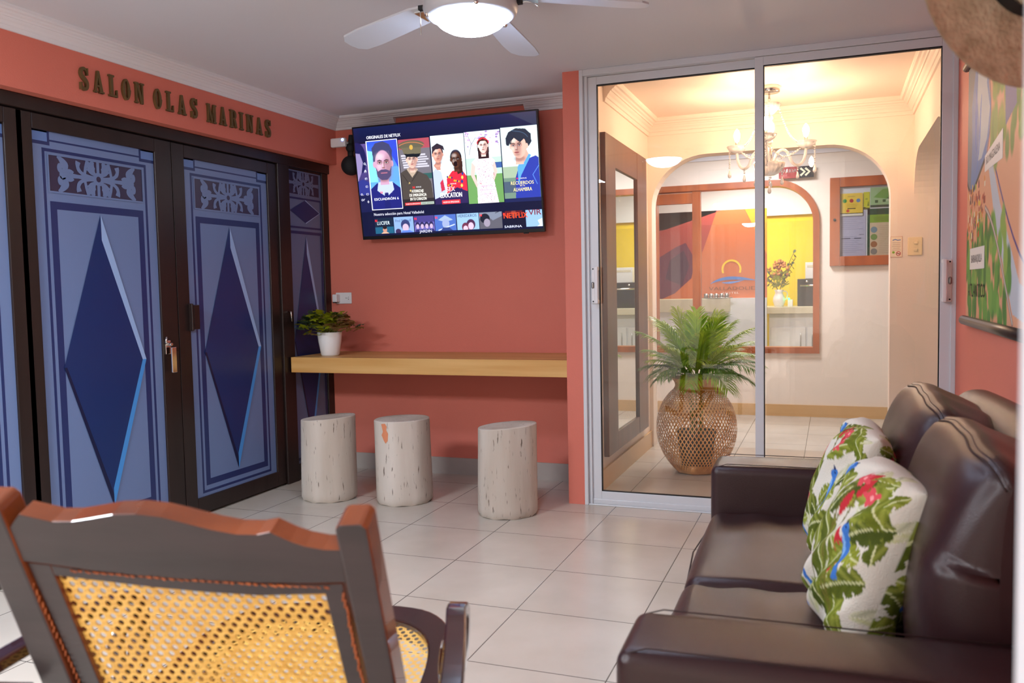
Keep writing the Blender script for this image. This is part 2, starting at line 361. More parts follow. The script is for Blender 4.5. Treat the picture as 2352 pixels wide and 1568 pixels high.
class Paint:
    """flat coloured shapes on a real surface: origin o, axes ux, uy, normal n"""
    def __init__(s, mb, o, ux, uy, n, eps=0.0003, mi=0):
        s.mb = mb; s.o = Vector(o); s.ux = Vector(ux); s.uy = Vector(uy); s.n = Vector(n); s.k = 0; s.eps = eps; s.mi = mi; s.clip = None
    def P(s, u, v, k=None): return s.o+s.ux*u+s.uy*v+s.n*(s.eps*(s.k if k is None else k))
    def up(s, d=1): s.k += d; return s
    def poly(s, pts, col):
        if len(pts) < 3: return
        if s.clip:
            x0, x1, y0, y1 = s.clip; pts = [(min(max(u, x0), x1), min(max(v, y0), y1)) for u, v in pts]
        tri = tessellate_polygon([[Vector((u, v, 0)) for u, v in pts]])
        vs = [s.P(u, v) for u, v in pts]
        fs = []
        for t in tri:
            a, b, c = [Vector((*pts[i], 0)) for i in t]
            w = (b-a).cross(c-a).z
            if abs(w) < 1e-12: continue
            want = s.ux.cross(s.uy).dot(s.n)
            fs.append(tuple(t) if w*want > 0 else tuple(t)[::-1])
        s.mb.add(vs, fs, s.mi, lin(col) if not isinstance(col, tuple) or max(col) > 1.01 else col)
    def rect(s, x0, x1, y0, y1, col): s.poly([(x0, y0), (x1, y0), (x1, y1), (x0, y1)], col)
    def frame(s, x0, x1, y0, y1, w, col):
        s.rect(x0, x1, y0, y0+w, col); s.rect(x0, x1, y1-w, y1, col); s.rect(x0, x0+w, y0+w, y1-w, col); s.rect(x1-w, x1, y0+w, y1-w, col)
    def ell(s, cx, cy, rx, ry, col, n=18, rot=0.0):
        c_, s_ = math.cos(rot), math.sin(rot)
        s.poly([(cx+rx*math.cos(2*PI*i/n)*c_-ry*math.sin(2*PI*i/n)*s_, cy+rx*math.cos(2*PI*i/n)*s_+ry*math.sin(2*PI*i/n)*c_) for i in range(n)], col)
    def stroke(s, pts, w, col):
        """w: width or list of widths"""
        n = len(pts); ws = w if isinstance(w, (list, tuple)) else [w]*n
        L, R_ = [], []
        for i in range(n):
            a = pts[max(i-1, 0)]; b = pts[min(i+1, n-1)]; dx, dy = b[0]-a[0], b[1]-a[1]; l = math.hypot(dx, dy) or 1
            nx, ny = -dy/l*ws[i]/2, dx/l*ws[i]/2
            L.append((pts[i][0]+nx, pts[i][1]+ny)); R_.append((pts[i][0]-nx, pts[i][1]-ny))
        s.poly(L+R_[::-1], col)
    def text(s, t, u, v, h, col, sx=1.0, align='L', bold=0.0, rot=0.0, w=None):
        vs, fs = text_mesh(t)
        if not vs: return
        x0 = min(a[0] for a in vs); x1 = max(a[0] for a in vs)
        if w: sx = w/((x1-x0)*h)
        k = h*sx; off = -x0*k-(0 if align == 'L' else (x1-x0)*k*(0.5 if align == 'C' else 1.0))
        c_, s_ = math.cos(rot), math.sin(rot); flip = s.ux.cross(s.uy).dot(s.n) < 0
        L = lin(col)
        for du in ((0,) if not bold else (-bold*h, bold*h)):
            P_ = [];
            for a in vs:
                X = off+a[0]*k+du; Y = a[1]*h; P_.append(s.P(u+X*c_-Y*s_, v+X*s_+Y*c_))
            s.mb.add(P_, [f[::-1] if flip else f for f in fs], s.mi, L)
def arcpts(cx, cy, r, a0, a1, n=10, ry=None):
    ry = r if ry is None else ry
    return [(cx+r*math.cos(math.radians(a0+(a1-a0)*i/n)), cy+ry*math.sin(math.radians(a0+(a1-a0)*i/n))) for i in range(n+1)]
def bez(p0, p1, p2, p3, n=10):
    return [tuple((1-t)**3*p0[k]+3*(1-t)**2*t*p1[k]+3*(1-t)*t*t*p2[k]+t**3*p3[k] for k in range(len(p0))) for t in [i/n for i in range(n+1)]]

class Canvas:
    """dense colour grid for painted or printed surfaces; shapes are laid down in drawing order"""
    def __init__(s, w, h, nx, ny, base):
        s.w, s.h, s.nx, s.ny = w, h, nx, ny
        g, k = np.linspace(0, w, nx+1), np.linspace(0, h, ny+1); s.U, s.V = np.meshgrid(g, k); s.U = s.U.ravel(); s.V = s.V.ravel()
        s.C = np.tile(np.array(lin(base)), (len(s.U), 1)); s.box = None; s.px = w/nx; s.texts = []
    def up(s, d=1): return s
    def clip(s, x0=None, x1=None, y0=None, y1=None): s.box = None if x0 is None else (x0, x1, y0, y1)
    def sel(s, x0, x1, y0, y1):
        if s.box: x0, x1, y0, y1 = max(x0, s.box[0]), min(x1, s.box[1]), max(y0, s.box[2]), min(y1, s.box[3])
        i0 = max(0, int(math.ceil(x0/s.w*s.nx))); i1 = min(s.nx, int(math.floor(x1/s.w*s.nx))); j0 = max(0, int(math.ceil(y0/s.h*s.ny))); j1 = min(s.ny, int(math.floor(y1/s.h*s.ny)))
        if i1 < i0 or j1 < j0: return np.zeros(0, int)
        return (np.arange(j0, j1+1)[:, None]*(s.nx+1)+np.arange(i0, i1+1)[None, :]).ravel()
    def put(s, I, m, c):
        if len(I): s.C[I] = s.C[I]*(1-m[:, None])+np.array(lin(c))[None, :]*m[:, None]
    def ell(s, cx, cy, rx, ry, c, n=20, rot=0.0, soft=0.08, a=1.0):
        R_ = max(rx, ry)*(1+soft); I = s.sel(cx-R_, cx+R_, cy-R_, cy+R_)
        if not len(I): return
        dx, dy = s.U[I]-cx, s.V[I]-cy; ca, sa = math.cos(rot), math.sin(rot)
        d = np.sqrt(((dx*ca+dy*sa)/rx)**2+((-dx*sa+dy*ca)/ry)**2); t = np.clip((1+soft/2-d)/soft, 0, 1); s.put(I, a*t*t*(3-2*t), c)
    def poly(s, pts, c, a=1.0):
        xs, ys = [p[0] for p in pts], [p[1] for p in pts]; I = s.sel(min(xs), max(xs), min(ys), max(ys))
        if not len(I): return
        X, Y = s.U[I], s.V[I]; ins = np.zeros(len(I), bool); n = len(pts)
        for i in range(n):
            x0, y0 = pts[i]; x1, y1 = pts[(i+1) % n]
            if y0 == y1: continue
            k = (y0 > Y) != (y1 > Y); ins ^= k & (X < (x1-x0)*(Y-y0)/(y1-y0)+x0)
        s.put(I, ins.astype(float)*a, c)
    def rect(s, x0, x1, y0, y1, c, a=1.0):
        I = s.sel(x0, x1, y0, y1); s.put(I, np.full(len(I), a), c)
    def grad(s, x0, x1, y0, y1, c0, c1, horiz=False):
        I = s.sel(x0, x1, y0, y1)
        if len(I):
            t = ((s.U[I]-x0)/(x1-x0) if horiz else (s.V[I]-y0)/(y1-y0))[:, None]; s.C[I] = np.array(lin(c0))*(1-t)+np.array(lin(c1))*t
    def fade(s, x0, x1, y0, y1, c, a0, a1):
        I = s.sel(x0, x1, y0, y1)
        if len(I): s.put(I, a0+(a1-a0)*(s.V[I]-y0)/(y1-y0), c)
    def stroke(s, pts, w, c, a=1.0):
        ws = w if isinstance(w, list) else [w]*len(pts)
        for i in range(len(pts)-1):
            (x0, y0), (x1, y1) = pts[i], pts[i+1]; W = max(ws[i], ws[i+1])/2+s.px
            I = s.sel(min(x0, x1)-W, max(x0, x1)+W, min(y0, y1)-W, max(y0, y1)+W)
            if not len(I): continue
            L2 = (x1-x0)**2+(y1-y0)**2 or 1e-9; t = np.clip(((s.U[I]-x0)*(x1-x0)+(s.V[I]-y0)*(y1-y0))/L2, 0, 1)
            d = np.hypot(s.U[I]-x0-t*(x1-x0), s.V[I]-y0-t*(y1-y0)); s.put(I, a*np.clip((ws[i]+(ws[i+1]-ws[i])*t)/2/s.px-d/s.px+0.5, 0, 1), c)
    def text(s, t, x, y, h, c, **k): s.texts.append((t, x, y, h, c, k))
def grid_object(name, P, nx, ny, C_, material, parent=None, loc=(0, 0, 0), extra=None):
    """numpy grid -> one mesh object with vertex colours; extra: an MB of lettering joined into the same mesh"""
    m = nx+1; j, i = np.meshgrid(np.arange(ny), np.arange(nx), indexing='ij'); a = (j*m+i).ravel()
    F = np.stack([a, a+1, a+m+1, a+m], 1).tolist(); V = np.asarray(P).tolist(); K = np.asarray(C_).tolist()
    if extra is not None:
        n = len(V); V += [tuple(v) for v in extra.v]; k = [(1, 1, 1)]*len(extra.v)
        for f, c in zip(extra.f, extra.c):
            F.append([q+n for q in f])
            for q in f: k[q] = c
        K += [list(c) for c in k]
    me = bpy.data.meshes.new(name); me.from_pydata(V, [], F)
    at = me.color_attributes.new('Col', 'FLOAT_COLOR', 'POINT'); at.data.foreach_set('color', np.hstack([np.array(K, dtype=np.float32), np.ones((len(K), 1), dtype=np.float32)]).ravel())
    me.materials.append(M[material]); me.update(); o = bpy.data.objects.new(name, me); C.objects.link(o); o.parent = parent; o.location = loc
    return o
def leafy(name, amount=0.35):
    """let some light through thin leaves"""
    m = M[name]; nt = m.node_tree; b = nt.nodes['Principled BSDF']; out = [n for n in nt.nodes if n.type == 'OUTPUT_MATERIAL'][0]
    tr = nt.nodes.new('ShaderNodeBsdfTranslucent'); mx = nt.nodes.new('ShaderNodeMixShader'); mx.inputs[0].default_value = amount
    if b.inputs['Base Color'].links: nt.links.new(b.inputs['Base Color'].links[0].from_socket, tr.inputs[0])
    else: tr.inputs[0].default_value = b.inputs['Base Color'].default_value
    nt.links.new(b.outputs[0], mx.inputs[1]); nt.links.new(tr.outputs[0], mx.inputs[2]); nt.links.new(mx.outputs[0], out.inputs[0])
for n_ in ('palm', 'palm_dark', 'leaf1', 'leaf2', 'leaf3'): leafy(n_)
# ------------------------------------------------------------------ the setting
XL, XD, YT, H, XP, YP, XG = -3.117, -3.21, 4.97, 2.352, -1.364, 4.445, -1.271
XHL, Y2, Y2b, XHR, Y3, XR = -1.268, 6.229, 6.38, 0.503, 7.996, 0.542
YS, ZS, ZSb, ZH = 4.448, 0.796, 0.701, 2.05
HH = 2.40   # hall ceiling
struct('floor', MB().box(-3.6, 3.2, -1.5, 11.2, -0.05, 0.0).build('floor', 'floor'))
struct('ceiling', MB().box(-3.6, 3.2, -1.5, YP+0.06, H, H+0.06).box(-3.6, XG, YP+0.06, YT+0.2, H, H+0.06).build('ceiling', 'ceiling'))
# left wall: the beam over the doors, which stand a little further back
struct('wall_left', MB().box(-3.5, XL, -1.5, YT, ZH, H).build('wall_left', 'coral'))
struct('wall_back', MB().box(-3.5, XP+0.01, YT, YT+0.15, 0, H).build('wall_back', 'coral'))
struct('wall_pillar', MB().box(XP, XG, YP, YT+0.15, 0, H).build('wall_pillar', 'coral'))
struct('wall_right', MB().box(XR, XR+0.12, 0.572, YP+0.05, 0, H).build('wall_right', 'coral'))
struct('wall_near', MB().box(0.104, XR+0.12, 0.44, 0.572, 0, H).build('wall_near', 'moulding'), 'pale wall end close to the camera at the right edge')
struct('wall_rear', MB().box(-3.6, 2.2, -1.62, -1.5, 0, H).build('wall_rear', 'white_wall'))
struct('wall_rear_right', MB().box(2.1, 2.2, -1.5, 0.44, 0, H).build('wall_rear_right', 'white_wall'))
struct('wall_near_right', MB().box(XR+0.12, 2.2, 0.44, 0.572, 0, H).build('wall_near_right', 'white_wall'))
struct('baseboard_back', MB().box(XD, XP, YT-0.012, YT, 0, 0.107).build('baseboard_back', 'grey_base'))

def cornice(path_fn, n_pts, prof, name, m='moulding'):
    """sweep profile (out, down) along given stations; path_fn(i, out, down)->xyz"""
    mb = MB(); k = len(prof); vs = []
    for i in range(n_pts):
        for o_, d_ in prof: vs.append(path_fn(i, o_, d_))
    fs = [(i*k+j, (i+1)*k+j, (i+1)*k+j+1, i*k+j+1) for i in range(n_pts-1) for j in range(k-1)]
    fs += [tuple(range(k)), tuple((n_pts-1)*k+j for j in range(k))]
    mb.add(vs, fs)
    return struct(name, mb.build(name, m))
PU = [(0, 0), (0.085, 0), (0.085, 0.012), (0.078, 0.018), (0.066, 0.02), (0.060, 0.026), (0.050, 0.03), (0.046, 0.036), (0, 0.036)]
PL = [(0, 0.036), (0.040, 0.036), (0.034, 0.044), (0.026, 0.050), (0.020, 0.060), (0.014, 0.062), (0.010, 0.078), (0, 0.078)]
xe = -1.364
cornice(lambda i, o, d: [(XL+o, -1.5, H-d), (XL+o, YT-o, H-d), (xe, YT-o, H-d)][i], 3, PU, 'trim_1')
cornice(lambda i, o, d: [(XL+o, -1.5, H-d), (XL+o, YT-o, H-d), (-2.66, YT-o, H-d)][i], 3, PL, 'trim_2')
cornice(lambda i, o, d: [(-1.765, YT-o, H-d), (xe, YT-o, H-d)][i], 2, PL, 'trim_3')

# hall beyond the glass
struct('wall_hall_left', MB().box(XHL-0.2, XHL, YT+0.15, Y2b, 0, HH+0.1).box(XHL-0.0028, XHL, YP+0.09, YT+0.15, 0, HH+0.1).build('wall_hall_left', 'cream'))
struct('ceiling_hall', MB().box(XHL, XHR+0.3, YP+0.06, Y2, HH, HH+0.05).box(XHL, XHR+0.3, YP+0.06, YP+0.09, H-0.02, HH).build('ceiling_hall', 'cream'))
def arch_wall(mb, fn, x0, x1, z1, ox0, ox1, oz, r, t, rz=None, rad_l=True, rad_r=True, n=12, floor=0.0):
    """wall from x0..x1, 0..z1 with an opening whose top corners are rounded; fn(u,w,v)->xyz"""
    rz = rz or r
    top = []
    if rad_l: top += [(ox0+r-r*math.cos(PI/2*i/n)**0.9 if False else ox0+r-r*math.cos(PI/2*i/n), oz-rz+rz*math.sin(PI/2*i/n)) for i in range(n+1)]
    else: top += [(ox0, oz)]
    if rad_r: top += [(ox1-r+r*math.sin(PI/2*i/n), oz-rz+rz*math.cos(PI/2*i/n)) for i in range(n+1)]
    else: top += [(ox1, oz)]
    op = [(ox0, floor)]+top+[(ox1, floor)]
    def quad(a, b, c, d):
        for w in t: mb.add([fn(*a, w), fn(*b, w), fn(*c, w), fn(*d, w)], [(0, 1, 2, 3)])
    quad((x0, 0), (ox0, 0), (ox0, z1), (x0, z1)); quad((ox1, 0), (x1, 0), (x1, z1), (ox1, z1))
    if floor > 0: quad((ox0, 0), (ox1, 0), (ox1, floor), (ox0, floor))
    for a, b in zip(top, top[1:]): quad(a, b, (b[0], z1), (a[0], z1))
    ring = op if floor == 0 else op+[op[0]]
    for a, b in zip(ring, ring[1:]):
        mb.add([fn(*a, t[0]), fn(*b, t[0]), fn(*b, t[1]), fn(*a, t[1])], [(0, 1, 2, 3)], smooth=False)
    for a, b in (((x0, 0), (x0, z1)), ((x1, z1), (x1, 0)), ((x0, z1), (x1, z1))):
        mb.add([fn(*a, t[0]), fn(*b, t[0]), fn(*b, t[1]), fn(*a, t[1])], [(0, 1, 2, 3)])
    return op
mb = MB(); arch_pts = arch_wall(mb, lambda u, v, w: (u, w, v), XHL-0.2, XHR+0.42, HH+0.06, -1.242, 0.362, 2.132, 0.40, (Y2, Y2b), rz=0.36)
struct('wall_hall_back', mb.build('wall_hall_back', 'cream'))
mb = MB(); arch_wall(mb, lambda u, v, w: (w, u, v), YP+0.06, Y2, HH+0.06, YP+0.12, Y2-0.001, 2.03, 0.35, (XHR, XHR+0.30), rz=0.30)
struct('wall_hall_right', mb.build('wall_hall_right', 'cream'))
struct('wall_hall_beyond', MB().box(1.9, 2.0, YP+0.06, Y2+0.2, 0, 2.45).build('wall_hall_beyond', 'white_wall'))
struct('ceiling_hall_beyond', MB().box(XHR+0.3, 2.0, YP+0.06, Y2, 2.3, 2.35).build('ceiling_hall_beyond', 'ceiling'))
cornice(lambda i, o, d: [(XHL+o*1.1, YP+0.5, HH-d*1.45), (XHL+o*1.1, Y2-o*1.1, HH-d*1.45), (XHR-o*1.1, Y2-o*1.1, HH-d*1.45), (XHR-o*1.1, YP+0.1, HH-d*1.45)][i], 4, PU+PL[1:], 'trim_4', 'cream')
struct('baseboard_hall_left', MB().box(XHL, XHL+0.014, YP+0.1, Y2b, 0, 0.12).build('baseboard_hall_left', 'tan_base'))

# lobby beyond the arch, with the framed opening into the kitchen
mb = MB(); arch_wall(mb, lambda u, v, w: (u, w, v), -3.0, 2.6, 2.62, -1.575, -0.130, 2.095, 0.36, (Y3, Y3+0.14), rad_l=False, floor=0.59)
struct('wall_lobby', mb.build('wall_lobby', 'white_wall'))
struct('ceiling_lobby', MB().box(-3.0, 2.6, Y2b, Y3, 2.47, 2.52).build('ceiling_lobby', 'ceiling'))
struct('trim_5', MB().box(-3.0, 2.6, Y3-0.05, Y3, 2.40, 2.47).box(-3.0, 2.6, Y3-0.025, Y3, 2.33, 2.40).build('trim_5', 'moulding'))
struct('baseboard_lobby', MB().box(-3.0, 2.6, Y3-0.014, Y3, 0, 0.105).build('baseboard_lobby', 'tan_base'))
struct('wall_lobby_left', MB().box(-3.0, -2.9, Y2b, Y3, 0, 2.5).build('wall_lobby_left', 'white_wall'))
struct('wall_lobby_right', MB().box(2.5, 2.6, Y2, Y3, 0, 2.5).build('wall_lobby_right', 'white_wall'))
# wooden window frame round the opening
t = thing('window_frame', 'orange-brown wooden frame round the large opening into the kitchen', 'window', (-0.85, Y3, 0.59))
t['kind'] = 'structure'; t.name = 'window_1'; del t['category']
def arch_band(x0, x1, z0, z1, r, w, y0, y1):
    out = [(x0, z0), (x0, z1)]+[(x1-r+r*math.sin(PI/2*i/12), z1-r+r*math.cos(PI/2*i/12)) for i in range(13)]+[(x1, z0)]
    q = r-w
    inn = [(x0+w, z0+w), (x0+w, z1-w)]+[(x1-w-q+q*math.sin(PI/2*i/12), z1-w-q+q*math.cos(PI/2*i/12)) for i in range(13)]+[(x1-w, z0+w)]
    mb = MB(); n = len(out)
    for y, s in ((y0, 1), (y1, -1)):
        vs = [(a[0], y, a[1]) for a in out]+[(a[0], y, a[1]) for a in inn]
        mb.add(vs, [(i, (i+1) % n, (i+1) % n+n, i+n)[::s] for i in range(n)])
    for ring in (out, inn):
        for i in range(n):
            a, b = ring[i], ring[(i+1) % n]
            mb.add([(a[0], y0, a[1]), (b[0], y0, b[1]), (b[0], y1, b[1]), (a[0], y1, a[1])], [(0, 1, 2, 3)])
    return mb
def shift(mb, d): mb.v = [(a[0]-d[0], a[1]-d[1], a[2]-d[2]) for a in mb.v]; return mb
O = (-0.85, Y3, 0.59)
shift(arch_band(-1.60, -0.105, 0.57, 2.12, 0.385, 0.055, Y3-0.03, Y3+0.10), O).build('window_frame', 'redwood', t)
shift(MB().box(-1.215, -1.14, Y3-0.015, Y3+0.05, 0.62, 2.07), O).build('mullion', 'redwood', t)
shift(MB().box(-1.56, -1.215, Y3-0.01, Y3+0.05, 1.955, 2.05), O).build('transom', 'redwood', t)
shift(MB().box(-1.14, -0.16, Y3+0.018, Y3+0.022, 0.63, 1.75).box(-1.55, -1.215, Y3+0.018, Y3+0.022, 0.63, 1.95), O).build('pane', 'glass_arch', t)
# glass filling the arch
mb = MB()
pts = [(u, v) for u, v in arch_pts]
mb.prism(pts, lambda u, v, w: (u+0.44, w-Y2b+0.03, v), (Y2b-0.034, Y2b-0.026))
ag = mb.build('window_2', 'glass_arch', loc=(-0.44, Y2b-0.03, 0)); ag['kind'] = 'structure'; ag['label'] = 'clear glass sheet filling the arch at the back of the hall'

# kitchen behind the lobby window
struct('wall_kitchen', MB().box(-4.0, 2.0, 10.3, 10.4, 0, 2.6).build('wall_kitchen', 'yellow'))
struct('ceiling_kitchen', MB().box(-4.0, 2.0, Y3+0.14, 10.4, 2.45, 2.5).build('ceiling_kitchen', 'kitchen_white'))
struct('trim_6', MB().box(-4.0, 2.0, 10.24, 10.3, 1.98, 2.45).build('trim_6', 'kitchen_white'))
struct('wall_kitchen_side', MB().box(1.9, 2.0, Y3+0.14, 10.3, 0, 2.5).box(-4.0, -3.9, Y3+0.14, 10.3, 0, 2.5).build('wall_kitchen_side', 'kitchen_white'))
# ------------------------------------------------------------------ blue doors on the left
NAVY, LBLUE, MBLUE, HI, DK = '26356a', '7087b4', '6686c0', '9fc0ee', '17336c'
def fret(p, x0, x1, z0, z1, bg, fg, full=True):
    """scrollwork panel: pale leaves and scrolls round a ring on a dark ground"""
    p.up(); p.rect(x0, x1, z0, z1, bg); p.up()
    cx, cz = (x0+x1)/2, (z0+z1)/2; h = (z1-z0)/2; W = (x1-x0)/2
    k = h/0.083
    def mir(fn):
        for sx in (1, -1):
            for sz in (1, -1): fn(sx, sz)
    _st = p.stroke
    def bold(pts, w, c): p.up(0.22); _st(pts, [q*1.45 for q in w] if isinstance(w, list) else w*1.45, c)
    def pt(sx, sz, pts): return [(cx+sx*a*k, cz+sz*b*k) for a, b in pts]
    S = 0.27 if full else 0.135
    for sx in (1, -1): bold(pt(sx, 1, [(0.03, 0), (0.12, 0), (0.20, 0)]), [0.018*k, 0.012*k, 0.02*k], fg)
    for sz in (1, -1): bold(pt(1, sz, [(0, 0.03), (0, 0.083)]), 0.012*k, fg)
    def lobe(sx, sz):
        bold(pt(sx, sz, bez((0.02, 0.02), (0.045, 0.035), (0.05, 0.06), (0.028, 0.083))), [0.012*k, 0.016*k, 0.022*k, 0.028*k, 0.032*k, 0.033*k, 0.03*k, 0.026*k, 0.022*k, 0.016*k, 0.010*k], fg)
        bold(pt(sx, sz, arcpts(0.052, 0.03, 0.014, 200, 20, 6)), 0.009*k, fg)
        bold(pt(sx, sz, [(0.082, 0.018), (0.075, 0.05), (0.062, 0.083)]), [0.011*k, 0.012*k, 0.015*k], fg)
        bold(pt(sx, sz, bez((0.03, 0.004), (0.10, 0.008), (0.135, 0.03), (0.118, 0.072))), [0.012*k]*6+[0.014*k]*3+[0.018*k, 0.02*k], fg)
        if full:
            bold(pt(sx, sz, bez((0.19, 0.0), (0.165, 0.03), (0.15, 0.05), (0.152, 0.01), ) if False else bez((0.15, 0.012), (0.17, 0.03), (0.19, 0.02), (0.20, 0.0))), 0.012*k, fg)
            bold(pt(sx, sz, bez((0.205, 0.015), (0.185, 0.035), (0.20, 0.06), (0.235, 0.083))), [0.01*k, 0.014*k, 0.02*k, 0.026*k, 0.03*k, 0.03*k, 0.026*k, 0.022*k, 0.018*k, 0.014*k, 0.01*k], fg)
            bold(pt(sx, sz, arcpts(0.195, 0.035, 0.016, 200, 330, 6)), 0.009*k, fg)
            p.ell(cx+sx*0.225*k, cz+sz*0.03*k, 0.014*k, 0.022*k, fg)
        else:
            bold(pt(sx, sz, arcpts(0.13, 0.02, 0.014, 90, 270, 6)), 0.009*k, fg)
    mir(lobe)
    if full:
        for sx in (1, -1): p.ell(cx+sx*0.208*k, cz, 0.02*k, 0.024*k, fg)
    p.up(); p.ell(cx, cz, 0.033*k, 0.033*k, fg, 24); p.up(); p.ell(cx, cz, 0.014*k, 0.014*k, bg, 16)
    p.k = math.ceil(p.k)+1; p.frame(x0-0.008, x1+0.008, z0-0.008, z1+0.008, 0.008, fg)
def diamond(p, cx, w, zt, zm, zb):
    p.up(); p.poly([(cx-w, zm), (cx, zb), (cx+w, zm), (cx, zt)], DK)
    p.up(); p.poly([(cx, zt), (cx+0.004, zt-0.09*(zt-zb)), (cx+w-0.03*(w/0.24), zm), (cx+w, zm)][::1] if False else [(cx, zt), (cx, zt-0.085*(zt-zb)), (cx+w*0.9, zm), (cx+w, zm)], HI)
    p.poly([(cx+w, zm), (cx+w*0.90, zm), (cx, zb+0.065*(zt-zb)), (cx, zb)], '4a9ae6')
    p.poly([(cx-w, zm), (cx-w*0.94, zm), (cx+0.0, zb+0.045*(zt-zb)), (cx, zb)], '141d45')
def big_panel(parent, y0, w, z0=0.085, z1=1.93):
    """printed film; local u from the panel's left edge"""
    mb = MB(); mb.box(-0.006, 0, 0, w, z0, z1, 0, lin(LBLUE))
    p = Paint(mb, (0.0, 0, 0), (0, 1, 0), (0, 0, 1), (1, 0, 0), eps=0.0002)
    p.up(); p.rect(0.0, w, z0, z1, LBLUE)
    p.up()
    for a, b in ((0.0, 0.094), (w-0.094, w)):
        p.rect(a, b, 1.858, z1, NAVY)
        p.up(); p.rect(a+(0 if a == 0 else 0.012), b-(0.012 if a == 0 else 0), 1.873, z1, MBLUE); p.rect(a+(0 if a == 0 else 0.012), b-(0.012 if a == 0 else 0), 1.912, z1, '8fb0dc'); p.up(-1)
    p.rect(0.094, w-0.094, 1.876, 1.884, NAVY)
    p.frame(0.052, w-0.018-0.034, z0+0.03, 1.845, 0.014, NAVY)
    p.up(); p.frame(0.082, w-0.082, z0+0.068, 1.617, 0.034, NAVY)
    fret(p, 0.083, w-0.083, 1.662, 1.818, '3a3450', LBLUE)
    p.up(); diamond(p, w/2, w*0.345, 1.577, 0.882, 0.195)
    return mb.build('printed_panel', 'film', parent, (-0.012, y0, 0))
def door_leaf(n, y0, y1, py0, pw, label, handle):
    t = thing('door', label, 'door', (XD+0.02, y0, 0)); t.name = f'door_{n}'; t['kind'] = 'structure'; del t['category']
    a, b = py0-y0, py0-y0+pw
    mb = MB().box(-0.04, 0, 0, a, 0.012, 1.985).box(-0.04, 0, b, y1-y0, 0.012, 1.985).box(-0.04, 0, a, b, 0.012, 0.098).box(-0.04, 0, a, b, 1.918, 1.985)
    mb.build('door_frame', 'darkwood', t, bevel=0.003)
    big_panel(t, a, pw)
    shift_y = 0
    if handle == 'lever':
        h = MB().box(0, 0.008, 0.787, 0.822, 0.895, 0.965).tube([(0.006, 0.806, 0.945), (0.03, 0.806, 0.945)], 0.009, 12)
        h.box(0.024, 0.034, 0.80, 0.832, 0.80, 0.93)
        h.build('door_handle', 'chrome', t, bevel=0.002)
        MB().tube([(0.004, 0.792, 0.95), (0.012, 0.785, 0.955), (0.01, 0.79, 0.985)], 0.006, 8).build('keyhole_cover', 'chrome', t)
    if handle == 'pull':
        MB().box(0, 0.026, 0.073, 0.085, 1.005, 1.15).box(0, 0.026, 0.085, 0.13, 1.012, 1.143).build('door_handle', 'darkwood', t, bevel=0.004)
    if handle == 'latch':
        MB().tube([(0.0, 0.15, 1.06), (0.025, 0.15, 1.06), (0.025, 0.15, 1.0)], 0.006, 8).build('latch', 'chrome', t)
    return t
door_leaf(1, 1.86, 2.655, 1.88, 0.69, 'blue printed door leaf cut off by the left edge of the photo', None)
door_leaf(2, 2.625, 3.515, 2.702, 0.70, 'blue printed door leaf with a chrome lever, left of the centre stile', 'lever')
door_leaf(3, 3.52, 4.40, 3.607, 0.705, 'blue printed door leaf with a dark pull plate, right of the centre stile', 'pull')
# slim side light
t = thing('door_4', 'narrow fixed side panel with two blue diamonds behind the shelf end', 'door', (XD+0.02, 4.40, 0)); t['kind'] = 'structure'; del t['category']
MB().box(-0.05, 0.012, 0.0, 0.115, 0.0, ZH-0.045).box(-0.05, 0, 0.500, 0.57, 0, ZH-0.045).box(-0.05, 0, 0.115, 0.50, 0, 0.1).box(-0.05, -0.001, 0.1, 0.51, 1.995, ZH-0.045).build('door_frame', 'darkwood', t, bevel=0.003)
mb = MB(); w = 0.39; mb.box(-0.006, 0, 0, w, 0.1, 1.995, 0, lin('66799f'))
p = Paint(mb, (0, 0, 0), (0, 1, 0), (0, 0, 1), (1, 0, 0), eps=0.0002); p.up(); p.rect(0, w, 0.1, 1.995, '66799f')
fret(p, 0.012, w-0.03, 1.826, 1.968, '2c2f4e', '66799f', full=False)
p.up(); p.frame(-0.02, w-0.012, 1.61, 1.806, 0.012, NAVY); p.frame(-0.02, w-0.012, 0.12, 1.592, 0.018, NAVY)
p.up(); p.poly([(0.03, 1.72), (0.197, 1.645), (0.36, 1.72), (0.197, 1.793)], DK)
p.up(); p.stroke([(0.197, 1.793), (0.36, 1.72), (0.197, 1.645)], 0.006, HI)
p.up(-3); diamond(p, 0.197, 0.165, 1.563, 0.885, 0.2)
mb.build('printed_panel', 'film', t, (-0.012, 0.113, 0))
MB().tube([(0.012, 0.06, 1.08), (0.03, 0.06, 1.08), (0.032, 0.062, 1.02)], 0.005, 8).build('latch', 'chrome', t)
struct('trim_7', MB().box(XD-0.03, XD+0.035, -1.5, YT-0.001, 1.99, ZH-0.001).box(XD-0.03, XD+0.01, -1.5, YT-0.001, 1.975, 1.99).build('trim_7', 'darkwood', bevel=0.004))
struct('wall_left_lower', MB().box(-3.5, XD-0.035, -1.5, YT, 0, ZH).build('wall_left_lower', 'darkwood'))

